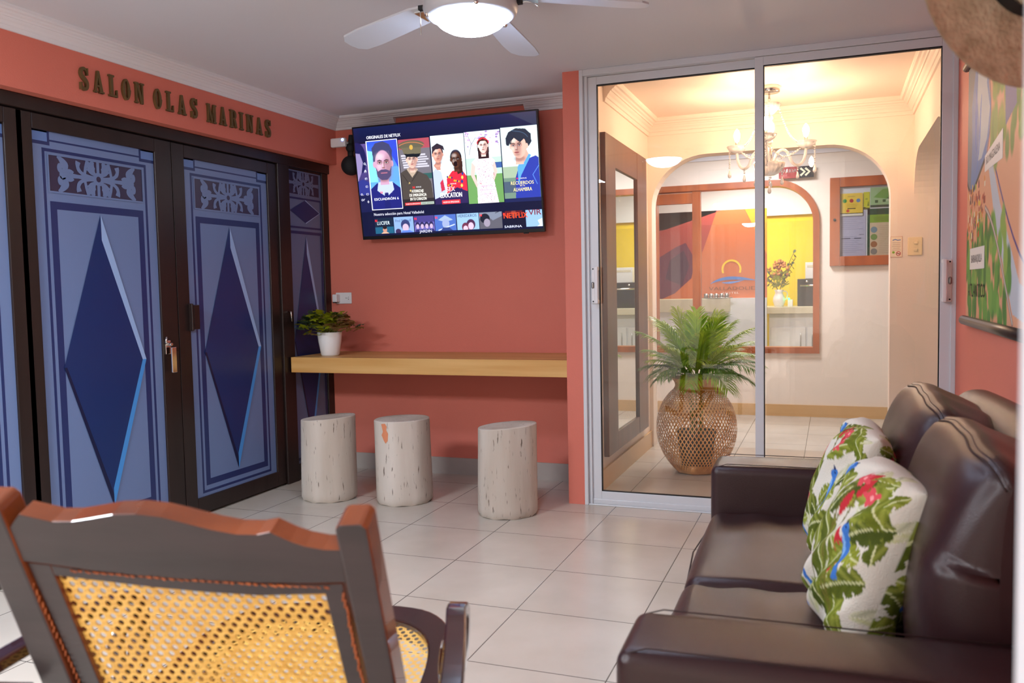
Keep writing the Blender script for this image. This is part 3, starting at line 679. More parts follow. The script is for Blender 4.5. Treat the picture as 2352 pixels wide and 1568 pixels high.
# ------------------------------------------------------------------ bronze letters SALON OLAS MARINAS: one thing per letter
def letter_shapes(ch):
    """condensed slab-serif glyph in a 0.62 x 1 box, list of outlines"""
    T, S_, W = 0.085, 0.20, 0.62   # serif height, stem width
    def stem(x, w=S_): return [(x-w/2, 0), (x+w/2, 0), (x+w/2, 1), (x-w/2, 1)]
    def slab(x0, x1, z): return [(x0, z), (x1, z), (x1, z+T), (x0, z+T)]
    def band(pts, ws):
        n = len(pts); out = []
        for i in range(n-1):
            def off(j, s):
                a = pts[max(j-1, 0)]; b = pts[min(j+1, n-1)]; dx, dy = b[0]-a[0], b[1]-a[1]; l = math.hypot(dx, dy)
                return (pts[j][0]-dy/l*ws[j]/2*s, pts[j][1]+dx/l*ws[j]/2*s)
            out.append([off(i, -1), off(i+1, -1), off(i+1, 1), off(i, 1)])
        return out
    if ch == 'L': return [stem(0.2), slab(0, 0.4, 1-T), slab(0, 0.6, 0), [(0.5, 0), (0.62, 0), (0.62, 0.34), (0.56, 0.34)]], 0.62
    if ch == 'I': return [stem(0.2), slab(0, 0.4, 1-T), slab(0, 0.4, 0)], 0.4
    if ch == 'A': return [[(0.05, 0), (0.16, 0), (0.36, 1), (0.26, 1)], [(0.26, 1), (0.40, 1), (0.66, 0), (0.44, 0)], [(0.14, 0.26), (0.52, 0.26), (0.50, 0.35), (0.15, 0.35)], slab(0, 0.24, 0), slab(0.38, 0.72, 0)], 0.72
    if ch == 'N': return [stem(0.12, 0.10), stem(0.60, 0.10), [(0.07, 1), (0.27, 1), (0.65, 0), (0.48, 0)], slab(0, 0.24, 0), slab(0, 0.2, 1-T), slab(0.46, 0.74, 1-T)], 0.74
    if ch == 'M': return [stem(0.11, 0.09), stem(0.74, 0.19), [(0.06, 1), (0.25, 1), (0.46, 0.08), (0.38, 0.0)], [(0.38, 0), (0.46, 0.0), (0.72, 1), (0.62, 1)], slab(0, 0.22, 0), slab(0.58, 0.90, 0), slab(0, 0.2, 1-T), slab(0.66, 0.90, 1-T)], 0.9
    if ch == 'O':
        pts = arcpts(0.31, 0.5, 0.21, 0, 360, 28, ry=0.455)
        ws = [0.20-0.11*abs(math.sin(math.radians(360*i/28)))**2 for i in range(29)]
        pts[-1] = pts[0]
        out = []
        n = 28
        for i in range(n):
            a, b = i, (i+1) % n
            def q(j, s):
                an = 2*PI*j/n; return (0.31+(0.21+s*ws[j]/2)*math.cos(an), 0.5+(0.455+s*0.05)*math.sin(an))
            out.append([q(a, -1), q(a, 1), q(b, 1), q(b, -1)])
        return out, 0.62
    if ch == 'R':
        out = [stem(0.18), slab(0, 0.36, 0), slab(0, 0.3, 1-T)]
        pts = [(0.28, 0.96)]+arcpts(0.36, 0.74, 0.19, 90, -90, 12, ry=0.22)+[(0.28, 0.52)]
        ws = [0.07]*3+[0.1, 0.14, 0.18, 0.2, 0.2, 0.2, 0.18, 0.14, 0.1]+[0.07]*3
        out += band(pts, ws)
        out += band(bez((0.36, 0.5), (0.54, 0.48), (0.48, 0.15), (0.66, 0.04)), [0.08]+[0.18]*7+[0.12, 0.1, 0.08])
        return out, 0.68
    if ch == 'S':
        pts = bez((0.50, 0.80), (0.46, 1.02), (0.10, 1.02), (0.10, 0.74), 10)+bez((0.10, 0.74), (0.10, 0.52), (0.50, 0.50), (0.50, 0.26), 10)[1:]+bez((0.50, 0.26), (0.50, -0.03), (0.12, -0.03), (0.08, 0.22), 10)[1:]
        ws = [0.06+0.13*(math.sin(PI*i/30)**0.7 if 0 < i < 30 else 0) for i in range(31)]
        return band(pts, ws)+[[(0.47, 0.68), (0.56, 0.68), (0.56, 1.0), (0.51, 1.0)], [(0.03, 0.0), (0.08, 0.0), (0.13, 0.32), (0.03, 0.32)]], 0.60
words = [('SALON', 2.888, 3.262), ('OLAS', 3.327, 3.628), ('MARINAS', 3.705, 4.247)]
LET = {'S': 'letter S', 'A': 'letter A', 'L': 'letter L', 'O': 'letter O', 'N': 'letter N', 'M': 'letter M', 'R': 'letter R', 'I': 'letter I'}
order = ['first', 'second', 'third', 'fourth', 'fifth', 'sixth', 'seventh']
for wd, a, b in words:
    adv = [letter_shapes(ch)[1] for ch in wd]; hgt = 0.098
    tot = sum(adv); gap = ((b-a)-tot*hgt*0.78)/(len(wd)-1) if len(wd) > 1 else 0
    x = a
    for i, ch in enumerate(wd):
        big = 1.0 if i else 1.0
        mb = MB(); sh, ad = letter_shapes(ch)
        for k, poly in enumerate(sh):
            sx = hgt*0.78
            mb.prism([(u*sx, v*hgt) for u, v in poly], lambda u, v, w: (w, u, v), (0.0, 0.012+0.0001*k))
        o = mb.build('wall_letter', 'letter', loc=(XL+0.001, x, 2.112+(0.003 if i else 0)))
        dup = ''
        tag(o, f'bronze capital {ch}, {order[i]} letter of {wd} over the blue doors', 'letter', 'bronze letters over the blue doors')
        x += ad*hgt*0.78+gap
# ------------------------------------------------------------------ shelf, stools, pot, socket, camera
tag(MB().box(XD+0.045, -1.35, YS, YT-0.001, ZSb, ZS).build('wall_shelf', 'shelfwood', bevel=0.002), 'thick light oak bar shelf running under the television', 'shelf')
def stool(cx, cy, rot, lean, seed, label, hgt=0.47):
    rnd = random.Random(seed); t = thing('log_stool', label, 'stool', (cx, cy, 0), rot, 'whitewashed log stools under the bar shelf')
    ph = [rnd.uniform(0, 6.28) for _ in range(6)]; ph[3] = -rot
    def R_(a, z): return 0.155*(1+0.022*math.sin(2*a+ph[0])+0.012*math.sin(3*a+ph[1])+0.008*math.sin(7*a+ph[2]+z*4)+0.012*math.cos(PI*z/0.47))
    n, m = 56, 20; vs = []; fs = []
    for j in range(m+1):
        z = hgt*j/m
        rr = 0.94 if j == 0 else 1.0
        for i in range(n):
            a = 2*PI*i/n; r = R_(a, z)*rr
            top = z+(lean*r/0.155*math.cos(a-ph[3])*(j/m)**4)
            if j == 0: top = 0.0+0.0025*(1+math.sin(9*a+ph[4])) if rr < 1 else 0
            elif j == 1: top = 0.02
            vs.append((r*math.cos(a)+0.012*math.sin(ph[5])*z/hgt, r*math.sin(a), top))
    for j in range(m):
        for i in range(n): k = (i+1) % n; fs.append((j*n+i, j*n+k, (j+1)*n+k, (j+1)*n+i))
    MB().add(vs, fs, 0, smooth=True).add(vs[:n], [tuple(range(n))[::-1]]).build('log_body', 'log', t)
    # sawn top with growth rings
    tv = vs[m*n:]; mb = MB(); cz = sum(v[2] for v in tv)/n; cxx = sum(v[0] for v in tv)/n
    K = [1.0, 0.985, 0.97, 0.8, 0.6, 0.4, 0.2]
    rv = []
    for q, k in enumerate(K):
        dz = [0, 0.004, 0.005, 0.004, 0.005, 0.003, 0.004][q]
        rv += [(cxx+(v[0]-cxx)*k, v[1]*k, cz+(v[2]-cz)*k+dz) for v in tv]
    ff = [(q*n+i, q*n+(i+1) % n, (q+1)*n+(i+1) % n, (q+1)*n+i) for q in range(len(K)-1) for i in range(n)]+[tuple((len(K)-1)*n+i for i in range(n))]
    mb.add(rv, ff, 0, smooth=True).build('sawn_top', 'log', t)
    return t, R_, 0.012*math.sin(ph[5])/hgt
stool(-2.742, 4.19, 0.3, 0.012, 3, 'whitewashed tree-trunk stool nearest the blue doors, grey and weathered')
st, Rf, off = stool(-2.283, 4.245, 1.1, 0.003, 11, 'whitewashed tree-trunk stool in the middle with an orange paint smear')
stool(-1.618, 4.158, -0.4, 0.012, 23, 'whitewashed tree-trunk stool nearest the coral pillar, yellowish on one side')
# orange paint smear on the middle stool
mb = MB(); sm = []
outl = [(0.10, .462), (0.22, .466), (0.27, .45), (0.25, .43), (0.30, .41), (0.28, .37), (0.22, .355), (0.17, .37), (0.10, .40), (0.15, .42)]
for u, z in outl:
    a = -2.84+(u-0.2)*1.5; r = Rf(a, z)+0.0015; sm.append((r*math.cos(a)+off*z, r*math.sin(a), z))
c = tuple(sum(s[k] for s in sm)/len(sm) for k in range(3)); a = math.atan2(c[1], c[0]-off*c[2]); rr = Rf(a, c[2])+0.0025
sm.append((rr*math.cos(a)+off*c[2], rr*math.sin(a), c[2])); n = len(outl)
mb.add(sm, [(i, (i+1) % n, n) for i in range(n)]).build('paint_smear', 'stain', st)

# potted plant on the shelf
t = thing('potted_plant', 'white pot of green, lime and bronze leaves on the left end of the bar shelf', 'plant', (-2.975, 4.60, ZS))
MB().lathe([(0.0, 0.0), (0.053, 0.0), (0.058, 0.01), (0.072, 0.09), (0.0775, 0.145), (0.0775, 0.150), (0.073, 0.150), (0.070, 0.135), (0.0, 0.135)], n=40).build('pot', 'white_ceramic', t)
def lobed_leaf(mb, base, d, size, mi, rnd):
    d = Vector(d).normalized(); side = d.cross(Vector((rnd.uniform(-.3, .3), rnd.uniform(-.3, .3), 1))).normalized(); nrm = side.cross(d)
    out = [(0, 0), (0.18, 0.22), (0.10, 0.42), (0.34, 0.36), (0.40, 0.56), (0.26, 0.66), (0.50, 0.80), (0.34, 0.92), (0.22, 0.86), (0.0, 1.12)]
    for s in (1, -1):
        vs = [Vector(base)+d*(v*size)+side*(u*size*s)+nrm*(size*(0.25*v*(1-v)-0.25*abs(u))) for u, v in out]
        mb.add(vs, [(0, 1, 2), (0, 2, 5), (2, 3, 4), (2, 4, 5), (0, 5, 8), (5, 6, 7), (5, 7, 8), (0, 8, 9)], mi, smooth=False)
rnd = random.Random(5); mbs = [MB(), MB(), MB()]; stems = MB()
for i in range(210):
    a = rnd.uniform(0, 2*PI); rr = rnd.uniform(0.01, 0.150); x = rr*math.cos(a)*1.28-0.018; y = rr*math.sin(a)*0.8
    if x < -0.1: x += 0.02
    z = 0.155+0.13*math.sqrt(max(0.0, 1-(rr/0.17)**2))*rnd.uniform(0.3, 1.0)-0.06*max(0, rr-0.08)/0.07*rnd.random()
    k = 0 if x < -0.035 else (1 if x < 0.055 else 2)
    if rnd.random() < 0.12: k = (k+1) % 3
    d = (math.cos(a)+rnd.uniform(-.5, .5), math.sin(a)+rnd.uniform(-.5, .5)-0.4, rnd.uniform(-0.4, 0.7))
    lobed_leaf(mbs[k], (x, y, z), d, rnd.uniform(0.045, 0.078), 0, rnd)
    if i % 4 == 0: stems.tube([(x*0.2, y*0.2, 0.13), (x*0.6, y*0.6, 0.15+(z-0.15)*0.7), (x, y, z)], 0.0018, 5)
for k, nm in enumerate(('leaf1', 'leaf2', 'leaf3')):
    o = mbs[k].build('foliage', nm, t); o['label'] = ('dark dusky green foliage', 'yellow-green foliage', 'bronze foliage')[k]
stems.build('stems', 'stalk', t)

# socket and plug adapter
t = thing('wall_socket', 'white double wall socket above the potted plant', 'socket', (-3.09, YT, 1.155))
MB().box(-0.062, 0.060, -0.008, 0, -0.038, 0.038).build('cover_plate', 'white_plastic', t, bevel=0.004)
mb = MB()
for dx in (0.018, 0.026): mb.box(dx-0.0012, dx+0.0012, -0.0088, -0.0079, -0.003, 0.004)
mb.lathe([(0.0026, -0.0005), (0.0, -0.0005)], 0, 0, 0, 8); mb.v[-16:] = [(0.038+v[0], -0.0086, -0.008+v[1]) for v in mb.v[-16:]]
mb.box(0.036, 0.040, -0.0088, -0.0079, 0.004, 0.008).box(0.036, 0.040, -0.0088, -0.0079, -0.008, -0.004)
mb.build('socket_slots', 'black', t)
t = thing('plug_adapter', 'white plug adapter pushed into the left side of the wall socket', 'adapter', (-3.13, YT-0.008, 1.16))
MB().box(-0.022, 0.012, -0.045, 0, -0.03, 0.022).build('housing', 'white_plastic', t, bevel=0.005)
MB().box(-0.018, 0.0, -0.046, -0.02, -0.036, -0.03).build('prong', 'blackmat', t)

# camera gadget left of the television
t = thing('security_camera', 'small white box camera with a glowing blue ring left of the television', 'camera', (-3.005, YT, 2.165))
MB().box(-0.058, 0.052, -0.155, -0.125, -0.028, 0.03).build('housing', 'white_plastic', t, bevel=0.008)
MB().lathe([(0.005, 0), (0.0085, 0.0005), (0.0085, -0.001), (0.005, -0.001)], n=20).v
mb = MB(); mb.tube([(0.035+0.0065*math.cos(2*PI*i/16), -0.1555, 0.016+0.0065*math.sin(2*PI*i/16)) for i in range(17)], 0.002, 6)
o = mb.build('light_ring', 'led_b', t); o['label'] = 'glowing blue ring'
MB().tube([(0.045, -0.125, 0.0), (0.055, -0.05, 0.0), (0.05, -0.001, -0.03)], 0.01, 8).box(0.0, 0.045, -0.014, -0.001, -0.06, 0.04).build('bracket', 'steel', t)
t = thing('speaker', 'round black speaker on a ball joint beside the left edge of the television', 'speaker', (-2.945, YT, 2.02))
MB().ball((0.0, -0.10, 0.0), 0.064, n=24, m=14).build('speaker_body', 'blackmat', t)
MB().tube([(0, -0.1, 0.04), (0, -0.1, 0.10)], 0.02, 14).ball((0, -0.1, 0.115), 0.031, n=16, m=10).tube([(0, -0.1, 0.12), (0.0, -0.09, 0.185), (0.045, -0.06, 0.185)], 0.02, 12).tube([(0, -0.1, 0.0), (0.0, -0.001, 0.0)], 0.015, 10).build('ball_joint', 'blackmat', t)
# ------------------------------------------------------------------ television
TW, THh = 1.252, 0.716
t = thing('television', 'large flat television showing a streaming menu, tilted down from the coral wall', 'television', (-2.242, 4.862, 1.533), 0.0)
tilt = math.radians(8.0)
def tv(x, y, z): return (x, y*math.cos(tilt)-z*math.sin(tilt), z*math.cos(tilt)+y*math.sin(tilt))
def tvbox(mb, *a, **k):
    n = len(mb.v); mb.box(*a, **k); mb.v[n:] = [tv(*v) for v in mb.v[n:]]; return mb
mb = tvbox(MB(), -TW/2, TW/2, 0.0, 0.028, 0, THh); tvbox(mb, -0.45, 0.45, 0.028, 0.055, 0.04, 0.42)
mb.build('tv_casing', 'black', t, bevel=0.003)
mb = MB(); mb.tube([(-0.15, 0.02, 0.5), (-0.15, 0.107, 0.45)], 0.02, 8).tube([(0.15, 0.02, 0.5), (0.15, 0.107, 0.45)], 0.02, 8).tube([(-0.15, 0.05, 0.2), (-0.15, 0.107, 0.22)], 0.02, 8).tube([(0.15, 0.05, 0.2), (0.15, 0.107, 0.22)], 0.02, 8).box(-0.22, 0.22, 0.095, 0.107, 0.12, 0.55)
mb.build('wall_bracket', 'steel', t)
mb = MB()
bz = 0.010
o0 = Vector(tv(-TW/2+bz, -0.001, bz+0.012)); SW, SH = TW-2*bz, THh-2*bz-0.012
p = Paint(mb, o0, (1, 0, 0), (0, -math.sin(tilt), math.cos(tilt)), (0, -math.cos(tilt), -math.sin(tilt)), eps=0.00025)
# picture coordinates: 0..1000 wide, 0..565 up
Sx = SW/1000.0
class Pic:
    def __init__(s, x0, x1, y0, y1): s.a = (x0, x1, y0, y1)
BG = '101336'
HT = SH/Sx
q = Canvas(1000.0, HT, 616, 342, '0d1030')
q.rect(0, 1000, 0, HT, '0d1030'); q.up()
q.grad(0, 1000, HT-70, HT, '0d1336', '0f1a44')
q.poly([(860, HT), (1000, HT), (1000, HT-70)], '28304a'); q.up()
# image heights measured down from the top of the screen picture: y = HT - d
def yy(d): return HT-(0.895*d-17.7)
def head(cx, cy, r, skin, hair, style='short', look=0):
    """generic face with soft modelling: hair mass, face oval, ears, brows, eyes, nose, mouth"""
    dark = '1f1420' if skin != '5a3424' else '140a0a'; sh = '8a5a58' if skin != '5a3424' else '2f1a12'
    if style == 'long': q.poly([(cx-r*0.95, cy-r*2.0), (cx-r*1.0, cy+r*0.3), (cx-r*0.6, cy+r*1.25), (cx+r*0.6, cy+r*1.25), (cx+r*1.0, cy+r*0.3), (cx+r*0.95, cy-r*2.0)], hair)
    q.ell(cx, cy+r*0.35, r*0.92, r*1.1, hair)
    for k in range(9): q.stroke(bez((cx-r*0.8+k*r*0.2, cy+r*0.7), (cx-r*0.7+k*r*0.18, cy+r*1.3), (cx-r*0.4+k*r*0.14, cy+r*1.4), (cx-r*0.2+k*r*0.12, cy+r*1.42), 5), r*0.05, '6a6484', 0.35)
    q.poly([(cx-r*0.35, cy-r*0.8), (cx+r*0.35, cy-r*0.8), (cx+r*0.42, cy-r*1.7), (cx-r*0.42, cy-r*1.7)], skin)
    q.ell(cx, cy-r*1.15, r*0.55, r*0.30, sh, soft=0.9, a=0.7)
    q.ell(cx-r*0.82, cy, r*0.14, r*0.25, skin); q.ell(cx+r*0.82, cy, r*0.14, r*0.25, skin)
    q.ell(cx, cy, r*0.76, r*1.12, skin)
    d = look*r*0.25
    q.ell(cx+r*0.50*(1 if look >= 0 else -0.2), cy-r*0.15, r*0.34, r*0.85, sh, soft=1.2, a=0.55); q.ell(cx-r*0.25+d, cy+r*0.62, r*0.35, r*0.25, 'fff0ea', soft=1.4, a=0.35); q.ell(cx-r*0.38+d, cy-r*0.18, r*0.2, r*0.22, 'fff0ea', soft=1.5, a=0.25)
    for s_ in (-1, 1):
        q.ell(cx+d+s_*r*0.31, cy+r*0.14, r*0.24, r*0.15, sh, soft=1.0, a=0.8)
        q.stroke([(cx+d+s_*r*0.50, cy+r*0.29), (cx+d+s_*r*0.32, cy+r*0.33), (cx+d+s_*r*0.14, cy+r*0.27)], r*0.085, dark, 0.85)
        q.ell(cx+d+s_*r*0.31, cy+r*0.11, r*0.13, r*0.055, 'e8e0e4', soft=0.5); q.ell(cx+d+s_*r*0.31, cy+r*0.115, r*0.065, r*0.062, dark, soft=0.4)
        q.stroke([(cx+d+s_*r*0.45, cy+r*0.13), (cx+d+s_*r*0.31, cy+r*0.175), (cx+d+s_*r*0.17, cy+r*0.12)], r*0.035, dark)
    q.ell(cx+d+r*0.06, cy-r*0.10, r*0.07, r*0.28, sh, soft=1.2, a=0.7); q.ell(cx+d-r*0.02, cy-r*0.12, r*0.05, r*0.25, 'fff0ea', soft=1.3, a=0.35)
    q.ell(cx+d, cy-r*0.30, r*0.15, r*0.06, sh, soft=0.8, a=0.9); q.ell(cx+d, cy-r*0.56, r*0.24, r*0.085, 'a85a5c', soft=0.7); q.stroke([(cx+d-r*0.22, cy-r*0.55), (cx+d, cy-r*0.57), (cx+d+r*0.22, cy-r*0.55)], r*0.03, dark)
    q.ell(cx+d, cy-r*0.78, r*0.3, r*0.08, sh, soft=1.2, a=0.4)
# poster frames: x0, x1 with heights
X = [-8, 72, 272, 470, 668, 866, 1000]
top, bot = yy(98), yy(465)
# cut-off poster on the left with the menu icons
q.clip(0, 66, yy(500), yy(98))
q.grad(0, 66, yy(455), yy(110), '22225c', '5a4a86'); q.up(); q.ell(12, yy(190), 48, 80, '191a4c'); q.up(); q.poly([(0, yy(330)), (0, yy(160)), (25, yy(165)), (38, yy(215)), (26, yy(270)), (8, yy(305))], '8d80ae')
q.up(); q.poly([(0, yy(450)), (0, yy(320)), (30, yy(310)), (66, yy(330)), (66, yy(450))], '2d3382'); q.rect(0, 66, yy(500), yy(400), '161945')
q.clip()
q.up()
for i, dd in enumerate((222, 265, 308, 352, 396, 440)):
    x, y = 48, yy(dd)
    if i == 0: q.stroke(arcpts(x, y, 4.5, 0, 360, 12), 1.8, 'e8e8ff'); q.stroke([(x+3, y-3), (x+8, y-8)], 1.8, 'e8e8ff')
    elif i == 1: q.poly([(x-7, y), (x, y+8), (x+7, y), (x+5, y), (x+5, y-7), (x-5, y-7), (x-5, y)], 'e8e8ff'); q.up(); q.rect(x-2.5, x+2.5, y-7, y-1, '191a4c'); q.up(-1)
    elif i == 5: q.rect(x-7, x+7, y-1, y+1, 'e8e8ff'); q.rect(x-1, x+1, y-7, y+7, 'e8e8ff')
    else: q.rect(x-6, x+6, y-5, y+5, 'd0d0f0'); q.up(); q.rect(x-4, x+4, y-3, y+3, '2b2a66'); q.up(-1)
q.text('o.', 8, yy(402), 24, 'e0e0f4'); q.text('or', 8, yy(434), 24, 'e0e0f4')
q.text('ORIGINALES DE NETFLIX', 74, yy(86), 22, 'f2f4ff', w=196, bold=0.012)
# 1 selected poster: bearded man in a dark suit
q.up(); q.rect(66, 248, yy(490), yy(96), 'f4f6ff'); q.up(); q.grad(70, 244, yy(486), yy(100), '6fc0dc', '2f4fe0'); q.up()
q.rect(70, 244, yy(330), yy(250), '5f9be0'); q.poly([(70, yy(330)), (70, yy(150)), (110, yy(160)), (120, yy(330))], '7fd0e8'); q.poly([(170, yy(100)), (244, yy(100)), (244, yy(260))], '3348c8')
q.clip(70, 244, yy(486), yy(100))
q.up(); q.poly([(70, yy(486)), (70, yy(370)), (110, yy(338)), (204, yy(338)), (244, yy(372)), (244, yy(486))], '1d2170'); q.up(); q.poly([(118, yy(332)), (200, yy(332)), (206, yy(380)), (160, yy(420)), (108, yy(380))], 'b9c6f0')
q.up(); q.poly([(150, yy(392)), (170, yy(392)), (178, yy(486)), (142, yy(486))], '1a1e66')
head(156, yy(232), 62, 'c79bb8', '45446a')
q.up(); q.poly([(112, yy(246)), (116, yy(300)), (140, yy(322)), (172, yy(322)), (196, yy(300)), (202, yy(246)), (190, yy(272)), (170, yy(262)), (142, yy(262)), (122, yy(272))], '4e4468')
q.up(); q.stroke([(140, yy(282)), (174, yy(282))], 5, 'b06a80')
q.poly([(100, yy(190)), (96, yy(140)), (120, yy(112)), (165, yy(104)), (200, yy(124)), (214, yy(160)), (208, yy(196)), (196, yy(160)), (150, yy(150)), (112, yy(164))], '3c3f66')
q.clip()
q.up(); q.text('N', 126, yy(398), 17, 'ff2a30', bold=0.03); q.text('PELICULA', 142, yy(396), 9, 'c8c8e6', w=52)
q.text('ESCUADRÓN 6', 86, yy(436), 18, 'f0f2ff', w=142, bold=0.02)
# 2 poster: officer in peaked cap and greatcoat
q.up(); x0, x1 = 252, 428; q.rect(x0, x1, yy(478), yy(106), '6f6a74'); q.up(); q.rect(x0, x1, yy(160), yy(106), 'a84a58'); 
for i in range(6): q.rect(262+i*2, 400+(i % 3)*8, yy(200+i*13), yy(192+i*13), 'c9c6d4')
q.rect(360, x1, yy(330), yy(300), '2f5a58')
q.clip(x0, x1, yy(478), yy(106))
q.up(); q.poly([(x0, yy(478)), (x0, yy(290)), (286, yy(272)), (340, yy(280)), (400, yy(312)), (420, yy(350)), (x1, yy(478))], '4a423e'); q.up(); q.poly([(288, yy(272)), (316, yy(320)), (352, yy(276)), (335, yy(262)), (300, yy(262))], 'b5a08e')
head(322, yy(222), 36, 'e0b8a8', '2a2426')
q.up(); q.ell(324, yy(140), 74, 24, '5f5a4a'); q.up(); q.poly([(268, yy(150)), (380, yy(156)), (374, yy(196)), (282, yy(190))], '6b6450'); q.up(); q.poly([(280, yy(186)), (376, yy(190)), (362, yy(208)), (296, yy(204))], '141820'); q.up(); q.ell(324, yy(152), 10, 12, 'c9a24a'); q.stroke(bez((255, yy(140)), (290, yy(118)), (360, yy(118)), (396, yy(146))), 3, 'c87a50')
q.up(); q.ell(296, yy(350), 5, 5, 'c8b078'); q.ell(300, yy(392), 5, 5, 'c8b078'); q.stroke([(262, yy(300)), (300, yy(360))], 3, '2e2826'); q.stroke([(352, yy(290)), (312, yy(340))], 3, '2e2826')
q.clip()
q.up(); q.poly([(x0, yy(478)), (x1, yy(478)), (x1, yy(440)), (x0, yy(440))], '2b2528'); q.up()
q.text('N', 314, yy(382), 17, 'ff2a30', bold=0.03); q.text('SERIE', 332, yy(378), 9, 'e0e0e6', w=30)
for i, s in enumerate(('ATERRIZAJE', 'DE EMERGENCIA', 'EN TU CORAZÓN')): q.text(s, 340, yy(404+i*22), 20, 'f2efe6', w=(68, 96, 92)[i], align='C', bold=0.02)
q.rect(262, 352, yy(475), yy(459), 'f0303a'); q.rect(352, 426, yy(475), yy(459), 'a9b8ac'); q.up(); q.text('NUEVOS EPISODIOS', 267, yy(471), 10, 'fff0f0', w=80); q.text('CADA SEMANA', 357, yy(471), 10, '4f5a54', w=64)
# 3 poster: two young men looking down
q.up(); x0, x1 = 434, 616; q.rect(x0, x1, yy(480), yy(100), 'dff2fa'); q.clip(x0, x1, yy(480), yy(100))
q.up(); q.poly([(x0, yy(480)), (x0, yy(300)), (450, yy(280)), (480, yy(300)), (498, yy(400)), (490, yy(480))], 'b8c4e4'); q.poly([(470, yy(360)), (486, yy(340)), (494, yy(400)), (474, yy(410))], 'c0304a')
q.up(); q.poly([(500, yy(480)), (508, yy(340)), (540, yy(300)), (590, yy(290)), (616, yy(330)), (616, yy(480))], 'd8283e')
q.up()
for i in range(6): q.ell(596-i*3, yy(316+i*22), 6, 8, 'f2c860' if i % 2 else '2a3a86')
for i in range(14): q.ell(512+(i*37) % 70, yy(330+(i*23) % 90), 4, 5, 'f0a830' if i % 3 else '1f2a6a')
q.up(); q.poly([(440, yy(262)), (460, yy(290)), (478, yy(290)), (480, yy(230))], 'c48a7a')
head(468, yy(206), 34, 'd69a86', '2f2430'); q.up(); q.poly([(438, yy(196)), (440, yy(160)), (470, yy(142)), (502, yy(160)), (508, yy(186)), (490, yy(172)), (456, yy(176))], '2f2430')
q.poly([(555, yy(250)), (570, yy(320)), (598, yy(310)), (600, yy(250))], '3a2018')
head(566, yy(240), 34, '5a3424', '1c1214'); q.up(); q.ell(562, yy(262), 10, 13, '1c0a0c')
q.poly([(x0, yy(480)), (x1, yy(480)), (x1, yy(415)), (560, yy(390)), (500, yy(425)), (x0, yy(450))], '2c2050')
q.clip(); q.up(); q.text('N', 510, yy(374), 12, 'ff2a30', bold=0.03); q.text('SERIE', 524, yy(373), 9, 'f0e6f0', w=34)
q.text('SEX', 525, yy(410), 32, 'fafaff', w=46, align='C'); q.text('EDUCATION', 525, yy(444), 34, 'fafaff', w=118, align='C', bold=0.02)
q.rect(472, 572, yy(479), yy(458), 'f0303a'); q.up(); q.text('NUEVOS EPISODIOS', 478, yy(474), 12, 'fff0f0', w=88, bold=0.01)
# 4 poster: woman with a red hair band in a lace dress
q.up(); x0, x1 = 620, 808; q.rect(x0, x1, yy(486), yy(96), 'dfeef6'); q.clip(x0, x1, yy(486), yy(96)); q.up()
q.rect(x0, x1, yy(486), yy(330), '6a9a58'); q.rect(x0, x1, yy(330), yy(240), 'b8ddc8'); q.rect(760, x1, yy(300), yy(270), '3a5a9a')
rr_ = random.Random(2)
for i in range(70): q.ell(rr_.uniform(620, 808), yy(rr_.uniform(96, 180)), rr_.uniform(3, 8), rr_.uniform(2, 5), ['c8a8dc', 'e6c8ea', '9a7ab8'][i % 3], 8)
q.stroke([(640, yy(220)), (655, yy(160)), (640, yy(120))], 2, '5a4a60'); q.stroke([(655, yy(165)), (680, yy(130))], 2, '5a4a60')
q.up(); q.poly([(668, yy(486)), (672, yy(330)), (650, yy(262)), (690, yy(226)), (742, yy(226)), (774, yy(262)), (758, yy(330)), (780, yy(486))], 'fbeef6')
q.up(); q.poly([(650, yy(262)), (640, yy(330)), (668, yy(400)), (676, yy(388)), (660, yy(330)), (668, yy(285))], 'f0c0b8'); q.poly([(772, yy(262)), (782, yy(320)), (762, yy(370)), (756, yy(350)), (764, yy(320)), (758, yy(285))], 'f0c0b8')
q.up()
for i in range(150): q.ell(rr_.uniform(676, 768), yy(rr_.uniform(250, 484)), 1.7, 1.7, 'a05a8a', 6)
q.poly([(690, yy(226)), (716, yy(244)), (742, yy(226)), (716, yy(234))], 'e8c8d8')
head(716, yy(178), 30, 'fbd8cc', '2a1418', 'long')
q.up(); q.stroke(arcpts(716, yy(172), 30, 20, 160, 10), 9, 'e03040'); q.poly([(688, yy(170)), (690, yy(150)), (716, yy(138)), (742, yy(150)), (745, yy(170)), (730, yy(152)), (704, yy(152))], '4a2020')
q.clip(); q.up(); q.text('N', 686, yy(384), 13, 'ff2a40', bold=0.03)
for i in range(3): q.text(('La joven', 'de la capital', 'del sur')[i] if False else ('serie', 'de época', 'rosa')[i] if False else '~~~~~', 724+(i-1)*2, yy(400+i*22), 22, 'f060b0', w=(60, 84, 52)[i], align='C')
# 5 poster: man in a blue blazer in three-quarter view
q.up(); x0, x1 = 812, 1000; q.rect(x0, x1, yy(490), yy(92), 'd6eef2'); q.clip(x0, x1, yy(490), yy(92)); q.up(); q.rect(x0, x1, yy(490), yy(330), '6f8a7a'); q.rect(x0, x1, yy(360), yy(300), '9fb49a'); q.rect(x0, 880, yy(440), yy(380), '4a5a6e')
q.up(); q.poly([(870, yy(490)), (876, yy(360)), (900, yy(290)), (950, yy(262)), (985, yy(250)), (1000, yy(262)), (1000, yy(490))], '2b3aa0'); q.up(); q.poly([(888, yy(310)), (900, yy(280)), (950, yy(238)), (962, yy(246)), (905, yy(350)), (890, yy(400))], '5aa0e8'); q.stroke([(1000, yy(300)), (965, yy(350)), (985, yy(400))], 3, '5a8ae8')
q.poly([(890, yy(250)), (896, yy(286)), (925, yy(280)), (950, yy(240)), (940, yy(215))], 'd9a898')
